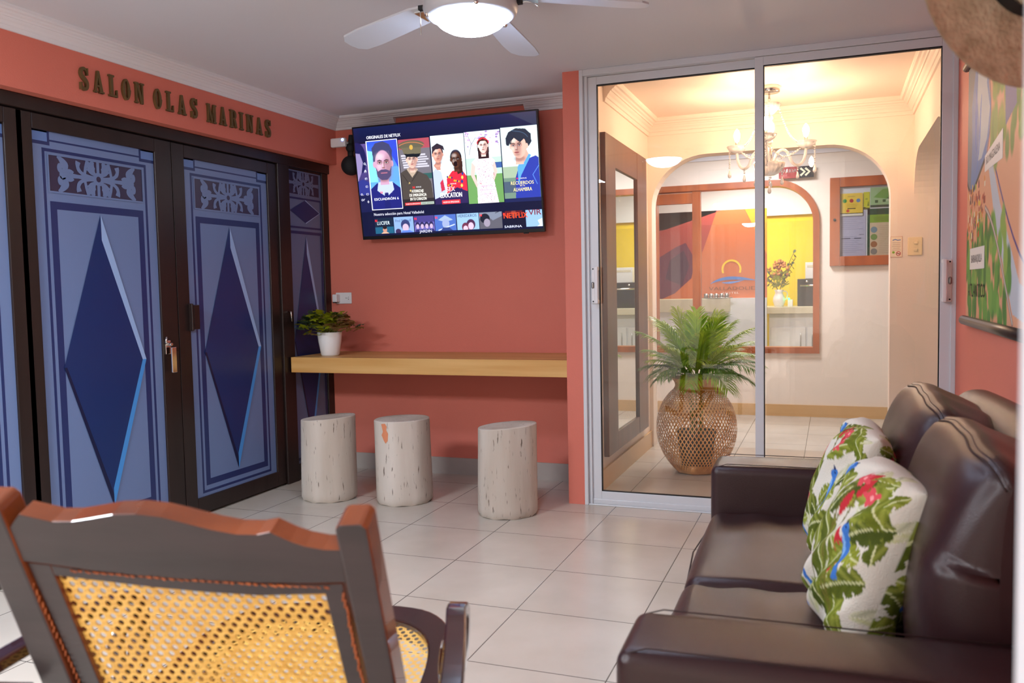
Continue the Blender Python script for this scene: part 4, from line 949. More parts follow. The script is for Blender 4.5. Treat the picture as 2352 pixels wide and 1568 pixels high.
head(902, yy(196), 50, 'e0b4a4', '22242f', 'short', look=-1)
q.up(); q.poly([(838, yy(186)), (836, yy(150)), (852, yy(118)), (890, yy(100)), (940, yy(106)), (966, yy(134)), (968, yy(176)), (952, yy(200)), (944, yy(172)), (930, yy(158)), (910, yy(176)), (880, yy(150)), (862, yy(166)), (850, yy(190))], '242a3a'); q.up(); q.stroke(bez((870, yy(110)), (900, yy(120)), (930, yy(115)), (950, yy(150))), 3, '3f5570')
q.clip(); q.up(); q.rect(812, 1000, yy(490), yy(470), '1a2150'); q.up()
q.text('N', 880, yy(370), 12, 'ff2a30', bold=0.03); q.text('SERIE', 896, yy(369), 9, 'e0e0e6', w=36)
q.text('RECUERDOS', 908, yy(398), 23, 'f4e2a0', w=118, align='C', bold=0.01); q.text('de la', 908, yy(408), 12, 'f4e2a0', w=26, align='C'); q.text('ALHAMBRA', 908, yy(434), 25, 'f4e2a0', w=96, align='C', bold=0.01)
# second row
q.text('Nuestra selección para Hotel Valladolid', 74, yy(523), 20, 'e6e8fa', w=290)
row = [(74, 182, '14233a'), (186, 300, '86a6d2'), (304, 418, '6a62b0'), (422, 540, '4a6ab8'), (544, 664, '93b8dc'), (668, 790, '7a8296'), (794, 910, '10112a'), (914, 1000, '8fb4d8')]
for i, (a, b, c) in enumerate(row):
    y1, y0 = yy(537), 10
    q.clip(a, b, y0, y1); q.up(); q.rect(a, b, y0, y1, c)
    if i == 0:
        q.up(); q.rect(a, b, y0, 44, '1f5a78'); q.ell(130, 30, 12, 16, 'c08a78'); q.poly([(105, y0), (118, 18), (142, 18), (156, y0)], 'd0a890'); q.ell(130, 42, 12, 9, '22181c')
    if i == 1: q.up(); q.ell(252, 50, 26, 28, '33396a'); q.ell(252, 36, 18, 20, 'c8b0c8'); q.poly([(220, y0), (235, 22), (275, 22), (300, y0)], '5a7ad0'); q.ell(208, 18, 16, 14, '3a2a50')
    if i == 2:
        q.up(); q.rect(a, b, 60, y1, '443c80')
        for k in range(4): q.ell(322+k*26, 44, 13, 17, '2a2854'); q.up(); q.ell(322+k*26, 38, 9, 12, 'c0a8c8'); q.up(-1); q.poly([(306+k*26, y0), (312+k*26, 24), (334+k*26, 24), (340+k*26, y0)], '2c2c66')
    if i == 3: q.up(); q.poly([(440, 66), (480, 88), (524, 64), (505, 60), (460, 60)], '9ab0cc'); q.ell(482, 46, 20, 24, '98a6cc'); q.stroke([(440, 14), (530, 40)], 5, 'c8d4ea'); q.poly([(450, y0), (464, 26), (500, 26), (520, y0)], '30407c')
    if i == 4: q.up(); q.ell(620, 36, 24, 26, '4a2a4a'); q.ell(590, 24, 20, 22, '6a3048'); q.up(); q.ell(620, 28, 15, 18, 'd8b8d0'); q.ell(590, 16, 13, 15, 'e0bcd0')
    if i == 5: q.up(); q.poly([(a, y0), (a, 60), (700, 84), (740, 50), (790, 70), (b, y0)], '5c5a66'); q.ell(698, 62, 26, 24, '1a1c2a'); q.up(); q.ell(708, 40, 17, 20, '9a90a4'); q.stroke([(756, 86), (774, 92)], 3, '2a2a3a')
    if i == 6: q.up(); q.ell(826, 86, 20, 24, '5a1a24'); q.ell(880, 90, 18, 22, '5a1a24'); q.ell(852, 80, 12, 26, '8a3a34')
    if i == 7: q.up(); q.poly([(970, y0), (985, 20), (975, 40), (1000, 50), (1000, y0)], 'd8e8f2')
    q.clip(); q.up(2)
    if i in (0, 2, 3, 5, 6): q.text('N', a+3, y1-20, 18, 'ff2a30', bold=0.03)
q.text('LUCIFER', 88, yy(577), 26, 'dcecf6', w=74); q.text('Find Yourself', 196, yy(566), 20, '3a4a80', w=92); q.text('JARDIN', 330, 6, 20, 'e8eaff', w=70)
q.text('HEREDEROS', 552, yy(558), 20, '26305e', w=102); q.text('NETFLIX', 800, yy(577), 38, 'ff4a28', w=124, bold=0.02)
q.text('SABRINA', 800, 10, 16, 'dfe4ff', w=92, bold=0.01); q.text('VIR', 930, yy(565), 38, '7a2030', w=66, bold=0.01)
uu, vv = q.U*Sx, q.V*Sx
G_ = np.array(o0)[None, :]+uu[:, None]*np.array([1, 0, 0])[None, :]+vv[:, None]*np.array([0, -math.sin(tilt), math.cos(tilt)])[None, :]
for tt_, x_, y_, h_, c_, k_ in q.texts:
    if k_.get('w'): k_['w'] *= Sx
    p.k = 2; p.text(tt_, x_*Sx, y_*Sx, h_*Sx, c_, **k_)
grid_object('screen', G_, 616, 342, q.C, 'screen', t, extra=mb)
mb = MB(); pp = Paint(mb, tv(0, -0.0006, 0.006), (1, 0, 0), (0, -math.sin(tilt), math.cos(tilt)), (0, -math.cos(tilt), -math.sin(tilt))); pp.up()
pp.text('SAMSUNG', 0, 0.001, 0.007, '8a8c94', align='C'); mb.build('maker_mark', 'paint', t)
tvbox(MB(), 0.49, 0.52, -0.001, 0.012, -0.006, 0.0).build('standby_bump', 'black', t)

# ------------------------------------------------------------------ ceiling fan
FX, FY = -1.155, 2.715
t = thing('ceiling_fan', 'white ceiling fan with a bright bowl lamp and pull chains', 'fan', (FX, FY, H))
mb = MB().lathe([(0.0, 0), (0.07, 0), (0.07, -0.03), (0.05, -0.045), (0.03, -0.05), (0.0, -0.05)], n=32).lathe([(0, -0.045), (0.085, -0.05), (0.115, -0.07), (0.115, -0.13), (0.10, -0.15), (0.06, -0.158), (0, -0.158)], n=40)
mb.build('motor_housing', 'fanwhite', t)
MB().lathe([(0.06, -0.150), (0.13, -0.156), (0.158, -0.175), (0.163, -0.205), (0.155, -0.228), (0.140, -0.236), (0.128, -0.232), (0.0, -0.222)], n=48).build('lamp_ring', 'fanwhite', t)
MB().lathe([(0.1275, -0.231), (0.122, -0.246), (0.105, -0.263), (0.08, -0.277), (0.05, -0.286), (0.02, -0.290), (0.0, -0.2905)], n=48).build('lamp_bowl', 'bowl', t)
for k in range(5):
    a = math.radians(163+72*k); ca, sa = math.cos(a), math.sin(a)
    def B(u, v, w): # along, across, up with pitch
        ww = w+v*0.16-0.045*(u-0.09)/0.5; return (u*ca-v*sa, u*sa+v*ca, -0.168+ww)
    out = [(0.17, -0.035), (0.24, -0.055), (0.50, -0.066), (0.575, -0.06), (0.60, -0.035), (0.605, 0.0), (0.60, 0.035), (0.575, 0.06), (0.50, 0.066), (0.24, 0.055), (0.17, 0.035)]
    b = MB().prism(out, B, (0, 0.007)).build('blade', 'fanwhite', t)
    MB().prism([(0.09, -0.02), (0.16, -0.014), (0.23, -0.035), (0.23, 0.035), (0.16, 0.014), (0.09, 0.02)], B, (-0.007, -0.001)).build('blade_iron', 'chrome', b)
for a, straight in ((math.radians(196), True), (math.radians(10), False)):
    x, y = 0.168*math.cos(a), 0.168*math.sin(a)
    MB().box(x-0.01, x+0.01, y-0.01, y+0.01, -0.203, -0.188).build('switch_nub', 'blackmat', t)
    if straight: pts = [(x-0.004, y, -0.2), (x-0.006, y, -0.21), (x-0.006, y, -0.285)]
    else: pts = [(x+0.008, y, -0.198), (x+0.03, y, -0.195), (x+0.055, y, -0.205), (x+0.07, y, -0.222)]
    MB().tube(bez(*([pts[0]]+pts[1:]+([pts[-1]] if straight else [])), 10) if not straight else pts, 0.0016, 6).build('pull_chain', 'chrome', t)
for a in (215, 300, 60): 
    a = math.radians(a); MB().ball((0.15*math.cos(a), 0.15*math.sin(a), -0.232), 0.009).build('thumb_screw', 'chrome', t)
# ------------------------------------------------------------------ sliding glass door
t = thing('door', 'white aluminium sliding glass door between the lounge and the warm hall', 'door', (-0.37, YP, 0)); t.name = 'door_5'; t['kind'] = 'structure'; del t['category']
def L(mb): return shift(mb, (-0.37, YP, 0))
# outer frame: jambs, head track, sill
L(MB().box(XG, XG+0.020, YP-0.005, YP+0.10, 0, H).box(XG+0.020, XG+0.038, YP+0.018, YP+0.10, 0, H).box(0.520, XR-0.0, YP-0.005, YP+0.10, 0, H)
  .box(XG+0.02, 0.52, YP-0.005, YP+0.10, H-0.032, H).box(XG+0.02, 0.52, YP+0.03, YP+0.09, 0, 0.028).box(XG+0.02, 0.52, YP+0.0, YP+0.012, 0, 0.006)).build('door_frame', 'alu', t, bevel=0.002)
def sash(x0, x1, y0, y1, nm, wl, wr, gx):
    z0, z1, wt, wb = 0.02, H-0.034, 0.042, 0.052
    s = L(MB().box(x0, x0+wl, y0, y1, z0, z1).box(x1-wr, x1, y0, y1, z0, z1).box(x0+wl, x1-wr, y0, y1, z1-wt, z1).box(x0+wl, x1-wr, y0, y1, z0, z0+wb)).build('sash', 'alu', t, bevel=0.002)
    s['label'] = nm
    g = 0.004
    L(MB().box(x0+wl, x0+wl+g, y0+0.002, y1-0.002, z0+wb, z1-wt).box(x1-wr-g, x1-wr, y0+0.002, y1-0.002, z0+wb, z1-wt).box(x0+wl, x1-wr, y0+0.002, y1-0.002, z1-wt-g*1.6, z1-wt).box(x0+wl, x1-wr, y0+0.002, y1-0.002, z0+wb, z0+wb+g)).build('gasket', 'rubber', s)
    ym = (y0+y1)/2
    L(MB().box(x0+wl+0.001, x1-wr-0.001, ym-0.0025, ym+0.0025, z0+wb+0.001, z1-wt-0.001)).build('pane', 'glass', s)
    return s
s1 = sash(XG+0.036, -0.322, YP+0.035, YP+0.058, 'left sliding sash', 0.050, 0.04, 0)
s2 = sash(-0.365, 0.524, YP+0.002, YP+0.028, 'right sash in front of the left one', 0.042, 0.05, 0)
def handle(par, x, mirror, y, z):
    s = -1 if mirror else 1
    def bx(mb, a, b, *r): return mb.box(x+s*a, x+s*b, *r)
    mb = MB(); bx(mb, 0.0, 0.034, y-0.012, y, z-0.1, z+0.1); mb2 = MB()
    bx(mb, 0.026, 0.046, y-0.045, y-0.012, z-0.1, z-0.078); bx(mb, 0.026, 0.046, y-0.045, y-0.012, z+0.078, z+0.1); bx(mb, 0.026, 0.046, y-0.05, y-0.036, z-0.1, z+0.1)
    o = L(mb).build('door_handle', 'white_plastic', par, bevel=0.005)
    L(MB().tube([(x+s*0.009, y-0.0135, z-0.018+0.036*i/8) for i in range(9)], [0.002]+[0.008]*7+[0.002], 8)).build('lock', 'steel', o)
    m3 = MB()
    for dz in (-0.088, 0.088): m3.ball((x+s*0.01, y-0.0125, z+dz), 0.004)
    L(m3).build('screws', 'blackmat', o)
handle(s1, XG+0.046, False, YP+0.035, 1.205); handle(s2, 0.524, True, YP+0.002, 1.192)

# ------------------------------------------------------------------ hall: mirror, vase, palm, chandelier, sign, switch
t = thing('wall_mirror', 'tall mirror in a wide dark wooden frame on the left wall of the hall', 'mirror', (XHL, 5.42, 0.185))
def Lm(mb): return shift(mb, (XHL, 5.42, 0.185))
y0, y1, z0, z1 = 4.86, 6.02, 0.185, 2.095; iy0, iy1, iz0, iz1 = 5.10, 5.72, 0.30, 1.915
Lm(MB().box(XHL+0.001, XHL+0.032, y0, iy0, z0, z1).box(XHL+0.001, XHL+0.032, iy1, y1, z0, z1).box(XHL+0.001, XHL+0.031, iy0, iy1, z0, iz0).box(XHL+0.001, XHL+0.031, iy0, iy1, iz1, z1)).build('mirror_frame', 'mirrorwood', t, bevel=0.003)
Lm(MB().box(XHL+0.001, XHL+0.018, iy0, iy1, iz0, iz1)).build('mirror_glass', 'mirror', t)

VX, VY = -0.812, 5.45
t = thing('basket_vase', 'big round open-weave bamboo basket vase standing on the hall floor', 'vase', (VX, VY, 0))
prof = [(0.10, 0.0), (0.13, 0.012), (0.175, 0.06), (0.215, 0.12), (0.243, 0.19), (0.252, 0.26), (0.247, 0.33), (0.226, 0.40), (0.195, 0.45), (0.165, 0.485), (0.142, 0.505), (0.132, 0.525), (0.138, 0.55), (0.158, 0.575)]
prof = [(r*1.0, z*1.06) for r, z in prof]
def pr(s):
    s = s*(len(prof)-1); i = min(int(s), len(prof)-2); f = s-i
    # Catmull-Rom for a smooth belly
    P = [prof[max(0, i-1)], prof[i], prof[i+1], prof[min(len(prof)-1, i+2)]]
    return tuple(0.5*((2*P[1][k])+(-P[0][k]+P[2][k])*f+(2*P[0][k]-5*P[1][k]+4*P[2][k]-P[3][k])*f*f+(-P[0][k]+3*P[1][k]-3*P[2][k]+P[3][k])*f**3) for k in (0, 1))
mb = MB(); NS = 62
for dirn in (1, -1):
    for i in range(NS):
        a0 = 2*PI*i/NS; vs = []; n = 52
        for j in range(n+1):
            s = 0.02+0.80*j/n; r, z = pr(s); r += 0.0015*dirn; tw = dirn*(j/n)*1.9
            for wv in (-1, 1):
                a = a0+tw+wv*0.0040/max(r, 0.1); vs.append((r*math.cos(a), r*math.sin(a), z))
        mb.add(vs, [(2*j, 2*j+1, 2*j+3, 2*j+2) for j in range(n)])
mb.build('woven_body', 'bamboo', t)
mb = MB(); pts = [pr(0.78+0.22*i/12) for i in range(13)]
mb.lathe([(r+0.001, z) for r, z in pts]+[(r-0.006, z) for r, z in pts[::-1]], n=48)
mb.build('woven_neck', 'bamboo', t)
MB().lathe([(0.0, 0.004), (0.10, 0.0), (0.135, 0.008), (0.178, 0.062), (0.17, 0.062), (0.12, 0.015), (0.0, 0.012)], n=8).build('base', 'bamboo', t)
t = thing('potted_palm', 'feathery green palm in a black pot standing inside the basket vase', 'plant', (VX, VY, 0.015))
MB().lathe([(0.0, 0.0), (0.09, 0.0), (0.125, 0.24), (0.128, 0.25), (0.118, 0.25), (0.112, 0.22), (0, 0.22)], n=28).build('pot', 'blackmat', t)
MB().lathe([(0.113, 0.222), (0.06, 0.232), (0.0, 0.235)], n=20).build('soil', 'soil', t)
rnd = random.Random(12)
stk = MB()
for i in range(7):
    a = rnd.uniform(0, 6.28); stk.tube([(0.03*math.cos(a), 0.03*math.sin(a), 0.22), (0.035*math.cos(a), 0.035*math.sin(a), 0.40), (0.06*math.cos(a), 0.06*math.sin(a), 0.60)], [0.010, 0.009, 0.006], 7)
stk.build('stems', 'stalk', t)
t_scale = 1.0
def frond(par, a, elev, length, droop, dark, rnd):
    """one palm frond: arching rachis with two rows of narrow leaflets"""
    ca, sa = math.cos(a), math.sin(a); pts = []; x, z = 0.035, 0.60; ang = elev; n = 14
    for i in range(n+1):
        pts.append(Vector((x*ca, x*sa, z))); st = length/n
        x += st*math.cos(ang); z += st*math.sin(ang); ang -= droop/n*(0.6+0.9*i/n)
    mb = MB(); mb.tube(pts, [0.0035*(1-0.8*i/n)+0.0006 for i in range(n+1)], 5)
    side0 = Vector((-sa, ca, 0)); m = 40
    for j in range(m):
        f = 0.16+0.84*j/(m-1); s = f*n; i = min(int(s), n-1); P = pts[i].lerp(pts[i+1], s-i); d = (pts[min(i+1, n)]-pts[max(i-1, 0)]).normalized()
        nrm = side0.cross(d).normalized()
        ll = length*0.46*math.sin(PI*(0.16+0.78*f))**0.7*rnd.uniform(0.85, 1.1)
        for sd in (1, -1):
            o = (side0*sd*rnd.uniform(0.5, 0.75)+d*rnd.uniform(0.85, 1.1)).normalized()
            if nrm.z < 0: nn = -nrm
            else: nn = nrm
            wv = d.cross(o).cross(o).normalized()*(0.0036*(0.7+0.5*math.sin(PI*f)))
            sag = Vector((0, 0, -1))*ll
            q = [P, P+o*ll*0.35+nn*ll*0.04, P+o*ll*0.7+sag*0.06, P+o*ll+sag*rnd.uniform(0.18, 0.4)]
            ws = [0.5, 1.0, 0.75, 0.05]; vs = []
            for k in range(4): vs += [q[k]-wv*ws[k], q[k]+wv*ws[k]]
            mb.add(vs, [(0, 1, 3, 2), (2, 3, 5, 4), (4, 5, 7, 6)], 0)
    return mb.build('frond', 'palm_dark' if dark else 'palm', par)
NF = 40
for i in range(NF):
    a = 2.399*i+rnd.uniform(-.25, .25); lvl = i/NF
    elev = math.radians(84-80*lvl**0.9)+rnd.uniform(-.08, .08)
    if lvl > 0.72: elev = math.radians(rnd.uniform(14, 36))
    frond(t, a, elev, rnd.uniform(0.36, 0.45)*(1.0 if lvl < 0.75 else 0.85)*(0.78 if math.cos(a) < -0.6 and lvl > 0.3 else 1.0), math.radians(16+52*lvl), lvl > 0.62 and i % 3 != 0, rnd)

# chandelier
CX_, CY_ = CHAND
t = thing('chandelier', 'small crystal chandelier with three lit candle bulbs hanging in the hall', 'chandelier', (CX_, CY_, HH))
MB().lathe([(0, 0), (0.062, 0), (0.064, -0.006), (0.064, -0.034), (0.06, -0.038), (0, -0.04)], n=36).tube([(0, 0, -0.038), (0, 0, -0.075)], 0.006, 8).build('ceiling_rose', 'chrome', t)
mb = MB()
for i in range(3): mb.tube([(0.008*math.cos(2*PI*k/10)*(1 if i % 2 else 0), 0.008*math.cos(2*PI*k/10)*(0 if i % 2 else 1), -0.065-i*0.014+0.008*math.sin(2*PI*k/10)) for k in range(11)], 0.0016, 5)
mb.build('hanging_chain', 'chrome', t)
MB().lathe([(0.012, -0.175), (0.03, -0.165), (0.055, -0.14), (0.066, -0.105), (0.063, -0.105), (0.05, -0.138), (0.026, -0.16), (0.006, -0.168)], n=48, flute=16, famp=0.04).build('upper_bowl', 'crystal', t)
MB().lathe([(0.006, -0.10), (0.007, -0.165), (0.018, -0.175), (0.024, -0.195), (0.015, -0.205), (0.03, -0.23), (0.032, -0.26), (0.022, -0.30), (0.017, -0.325), (0.024, -0.34), (0.013, -0.35), (0.0, -0.352)], n=32, flute=12, famp=0.04).build('glass_baluster', 'crystal', t)
MB().lathe([(0.0, -0.34), (0.017, -0.345), (0.017, -0.47), (0.0, -0.475)], n=24).build('chrome_column', 'chrome', t)
MB().lathe([(0.088, -0.462), (0.092, -0.466), (0.085, -0.495), (0.06, -0.525), (0.03, -0.54), (0.0, -0.543), (0.0, -0.537), (0.028, -0.534), (0.056, -0.52), (0.08, -0.49), (0.088, -0.462)], n=64, flute=20, famp=0.03).build('lower_bowl', 'crystal', t)
def beads(mb, pts, r=0.006):
    for c in pts: mb.ball(c, r*(0.9+0.2*((hash(round(c[2]*1000)) % 3)/2)), n=8, m=5)
def drop(mb, c, s=1.0):
    mb.ball(c, 0.0055*s, n=8, m=5); mb.lathe([(0.0, -0.010*s), (0.003*s, -0.014*s), (0.009*s, -0.036*s), (0.0105*s, -0.045*s), (0.007*s, -0.055*s), (0.0, -0.058*s)], c[0], c[1], c[2], n=8)
cups = []
base_ang = math.atan2(-0.354, 0.935)  # reaches right and a little toward the lounge
for k in range(3):
    a = math.radians(29+120*k); ca, sa = math.cos(a), math.sin(a)
    def A_(r, z): return (r*ca, r*sa, z)
    pts = bez(A_(0.02, -0.47), A_(0.05, -0.36), A_(0.11, -0.36), A_(0.135, -0.43), 9)+bez(A_(0.135, -0.43), A_(0.155, -0.50), A_(0.235, -0.50), A_(0.24, -0.372), 10)[1:]
    MB().tube(pts, 0.009, 10).build('arm', 'crystal', t)
    cup = MB().lathe([(0.0, -0.372), (0.025, -0.369), (0.05, -0.352), (0.063, -0.328), (0.060, -0.328), (0.045, -0.348), (0.02, -0.36), (0.0, -0.362)], 0.24*ca, 0.24*sa, 0, n=48, flute=18, famp=0.035).build('drip_cup', 'crystal', t)
    MB().tube([A_(0.24, -0.366), A_(0.24, -0.300)], 0.0105, 14).build('candle_sleeve', 'chrome', t)
    b = MB().lathe([(0.0095, -0.300), (0.013, -0.29), (0.0195, -0.268), (0.0185, -0.25), (0.011, -0.232), (0.004, -0.222), (0.0, -0.219)], 0.24*ca, 0.24*sa, 0, n=20).build('candle_bulb', 'bulb', t)
    cups.append(a)
    mb = MB()
    # strand from the upper bowl to the cup, hanging strand outside, and swag to the next arm
    N = 24; P0 = A_(0.062, -0.125); P1 = A_(0.185, -0.335)
    beads(mb, [tuple(P0[q_]+(P1[q_]-P0[q_])*i/N-(0.045*math.sin(PI*i/N) if q_ == 2 else 0) for q_ in range(3)) for i in range(N+1)], 0.0055)
    mb.build('bead_strand', 'crystal', t)
    mb = MB(); beads(mb, [A_(0.298, -0.335-0.0135*i) for i in range(9)], 0.0058); drop(mb, A_(0.298, -0.335-0.0135*9), 1.15)
    mb.build('bead_strand', 'crystal', t)
    mb = MB(); beads(mb, [A_(0.185, -0.478), A_(0.185, -0.490)], 0.005); drop(mb, A_(0.185, -0.503), 1.0); mb.build('bead_drop', 'crystal', t)
    a2 = a+math.radians(120); mb = MB(); N = 26; q0 = Vector((0.2*ca, 0.2*sa, -0.375)); q1 = Vector((0.2*math.cos(a2), 0.2*math.sin(a2), -0.375))
    beads(mb, [tuple(q0.lerp(q1, i/N)-Vector((0, 0, 0.06*math.sin(PI*i/N)))) for i in range(N+1)], 0.005)
    mb.build('bead_strand', 'crystal', t)
    ah = a+math.radians(60); mb = MB(); c = (0.09*math.cos(ah), 0.09*math.sin(ah), -0.48)
    beads(mb, [(c[0], c[1], c[2]-0.0125*i) for i in range(5)], 0.0055); drop(mb, (c[0], c[1], c[2]-0.063), 1.1); mb.build('bead_drop', 'crystal', t)
mb = MB(); beads(mb, [(0, 0, -0.552), (0, 0, -0.565), (0, 0, -0.577)], 0.005); drop(mb, (0, 0, -0.588), 1.1); mb.build('bead_drop', 'crystal', t)

# light switch and small notice on the wall beside the arch
t = thing('light_switch', 'cream two-rocker light switch on the pale wall right of the arch', 'switch', (0.512, Y2, 1.424))
MB().box(-0.044, 0.044, -0.010, 0, -0.06, 0.06).build('cover_plate', 'cream_plastic', t, bevel=0.008)
for dz in (0.024, -0.024): MB().box(-0.008, 0.016, -0.016, -0.010, dz-0.010, dz+0.008).build('rocker', 'cream_plastic', t, bevel=0.003)
mb = MB(); mb.box(-0.036, 0.036, -0.002, 0, -0.069, 0.069, 0, lin('f0dfc8')); p = Paint(mb, (0, -0.002, 0), (1, 0, 0), (0, 0, 1), (0, -1, 0)); p.up(); p.frame(-0.036, 0.036, -0.069, 0.069, 0.0015, 'c8603c'); p.up()
p.stroke([(-0.024, 0.044), (-0.006, 0.050), (0.006, 0.044), (0.026, 0.046)], 0.005, '4a78c0')
for i, wd in enumerate((0.05, 0.046, 0.052, 0.04, 0.05)): p.rect(-wd/2, wd/2, 0.026-i*0.012, 0.028-i*0.012, 'b08a78')
p.ell(0.012, -0.045, 0.015, 0.015, 'c0303a'); p.ell(-0.018, -0.036, 0.008, 0.008, '8ab830'); p.up(); p.ell(0.012, -0.045, 0.011, 0.011, 'f0e4d4'); p.up(); p.rect(0.002, 0.022, -0.047, -0.043, '3a3030'); p.stroke([(0.004, -0.037), (0.020, -0.053)], 0.003, 'c0303a')
tag(mb.build('notice_card', 'paint', loc=(0.400, Y2-0.0005, 1.424)), 'small white notice card with a no-smoking mark beside the light switch', 'notice')

# lobby: exit sign, notice board
mb = MB(); mb.box(-0.146, 0.146, -0.006, 0, -0.05, 0.05, 0, lin('232326')); p = Paint(mb, (0, -0.006, 0), (1, 0, 0), (0, 0, 1), (0, -1, 0)); p.up(); p.rect(-0.146, 0.015, -0.05, 0.05, 'a03838'); p.up()  # reddish left part is a reflection painted into the sign
p.text('SALIDA', -0.130, 0.000, 0.045, 'd8c8c0', w=0.135, bold=0.02); p.text('EXIT', -0.130, -0.038, 0.032, 'd0908c', w=0.055)
for dx in (0.035, 0.075): p.stroke([(dx, 0.032), (dx+0.036, 0.0), (dx, -0.032)], 0.018, 'e8e4c4')
tag(mb.build('exit_sign', 'paint', loc=(-0.300, Y3-0.051, 2.172)), 'dark SALIDA exit sign with two cream chevrons above the wooden window, reddish reflection painted on its left part', 'sign')
t = thing('notice_board', 'wood-framed glazed notice board with yellow and green posters on the lobby wall', 'notice board', (0.30, Y3, 1.72))
x0, x1, z0, z1 = -0.322, 0.33, -0.38, 0.385
MB().box(x0, x0+0.083, -0.045, 0, z0, z1).box(x1-0.083, x1, -0.045, 0, z0, z1).box(x0+0.083, x1-0.083, -0.045, 0, z0, z0+0.083).box(x0+0.083, x1-0.083, -0.045, 0, z1-0.083, z1).build('board_frame', 'redwood', t, bevel=0.004)
MB().box(x0+0.083, x1-0.083, -0.01, -0.002, z0+0.083, z1-0.083).build('backing', 'kitchen_white', t)
MB().tube([(x0+0.04, -0.045, 0.02), (x0+0.04, -0.056, 0.02)], 0.012, 12).build('lock', 'blackmat', t)
MB().box(x0+0.083, x1-0.083, -0.026, -0.022, z0+0.083, z1-0.083).build('pane', 'glass_arch', t)
def sheet(name, a, b, c, d, base, fn, lab):
    mb = MB(); mb.box(a, b, -0.0125, -0.0105, c, d, 0, lin(base)); p = Paint(mb, (a, -0.0125, c), (1, 0, 0), (0, 0, 1), (0, -1, 0), eps=0.0005); p.up(); fn(p, b-a, d-c)
    tag(mb.build(name, 'paint', loc=(0.30, Y3, 1.72)), lab, 'paper', 'papers pinned in the notice board')
def f_y(p, w, h):
    p.rect(0, w, 0, h*0.1, 'e8e2d0'); p.rect(0.0, w, h*0.1, h*0.13, '3a3a20'); p.text('RECUERDA', w/2, h*0.84, h*0.06, '6a6020', align='C')
    for i, c in enumerate(('3a9a4a', 'c0403a', '5a8ab8')): p.ell(w*(0.2+0.3*i), h*0.67, w*0.09, w*0.09, c)
    for i in range(4): p.rect(w*0.3, w*0.75, h*(0.52-0.045*i), h*(0.53-0.045*i), 'b89a30')
    p.rect(w*0.32, w*0.68, h*0.31, h*0.345, '2a2a20'); p.ell(w*0.34, h*0.23, w*0.07, w*0.07, 'd8584a')
def f_w(p, w, h):
    p.text('NOTA', w*0.75, h*0.43, h*0.03, '3a3648', w=w*0.18); p.rect(w*0.05, w*0.4, h*0.36, h*0.375, '4a4658'); p.rect(w*0.55, w*0.82, h*0.36, h*0.375, '4a4658')
    for i in range(22):
        if i not in (10, 11, 12): p.rect(w*0.06, w*(0.78+0.12*math.sin(i*2.3)), h*(0.92-0.04*i), h*(0.925-0.04*i), '9a96a8')
def f_g(p, w, h):
    p.rect(0, 0.02, 0, h, '24543c'); p.rect(0, w, h*0.87, h, '1f5034'); p.rect(0.02, w, h*0.70, h*0.87, '8ab028')
    for i in range(3): p.rect(w*0.2, w*0.85, h*(0.81-0.035*i), h*(0.817-0.035*i), '5a7a1c')
    for i, c in enumerate(('7a94a0', '7a9a4a', 'a8683a', '8a8478')): p.ell(w*0.2, h*(0.55-0.155*i), w*0.10, w*0.10, c)
    for i in range(16): p.rect(w*0.36, w*(0.8+0.1*math.sin(i*1.7)), h*(0.62-0.038*i), h*(0.626-0.038*i), 'b8a080')
def f_t(p, w, h):
    p.poly([(w*0.1, h*0.5), (w*0.4, h*0.9), (w*0.9, h*0.95), (w*0.6, h*0.4)], '7ab050'); p.poly([(w*0.5, h*0.3), (w*0.7, h*0.75), (w, h*0.6), (w, h*0.2)], 'c8dcb0'); p.rect(w*0.15, w*0.25, h*0.22, h*0.36, '4a6a3a'); p.rect(w*0.4, w*0.5, h*0.25, h*0.38, '4a6a3a'); p.rect(0, w, 0, h*0.12, '40503c')
def f_s(p, w, h):
    p.ell(w*0.5, h*0.6, w*0.22, w*0.18, 'a8b020'); p.rect(0, w, 0, h*0.1, '6a6a20'); p.poly([(w*0.6, h*0.2), (w*0.8, h*0.5), (w*0.9, h*0.2)], '7a8a20')
sheet('pinned_paper', -0.237, -0.03, -0.297, 0.12, 'c6c0d2', f_w, 'lavender-white typed sheet at the lower left of the notice board')
sheet('pinned_poster', -0.018, 0.247, -0.297, 0.105, 'ddc3a0', f_g, 'green-headed poster with four round pictures, lower right of the notice board')
sheet('pinned_poster', 0.005, 0.247, 0.115, 0.285, 'a8c890', f_t, 'pale green leafy poster at the top right of the notice board')
sheet('pinned_paper', -0.05, 0.0, 0.10, 0.25, 'd8d428', f_s, 'small lime-yellow leaflet tucked between the posters')
mb = MB(); mb.box(-0.237, -0.055, -0.0225+0.003, -0.0225+0.005, 0.05, 0.245, 0, lin('f0cc4a')); 
p = Paint(mb, (-0.237, -0.0195, 0.05), (1, 0, 0), (0, 0, 1), (0, -1, 0), eps=0.0005); p.up(); f_y(p, 0.182, 0.195)
tag(mb.build('pinned_paper', 'paint', loc=(0.30, Y3, 1.72)), 'yellow recycling notice with three coloured circles, upper left of the notice board', 'paper', 'papers pinned in the notice board')
# ------------------------------------------------------------------ kitchen seen through the lobby window
KY = 9.25
mb = MB(); mb.box(-2.6, -0.64, KY, KY+0.03, 1.055, 1.985, 0, lin('cf6e3e'))
p = Paint(mb, (-2.6, KY, 1.055), (1, 0, 0), (0, 0, 1), (0, -1, 0), eps=0.0008); p.up()
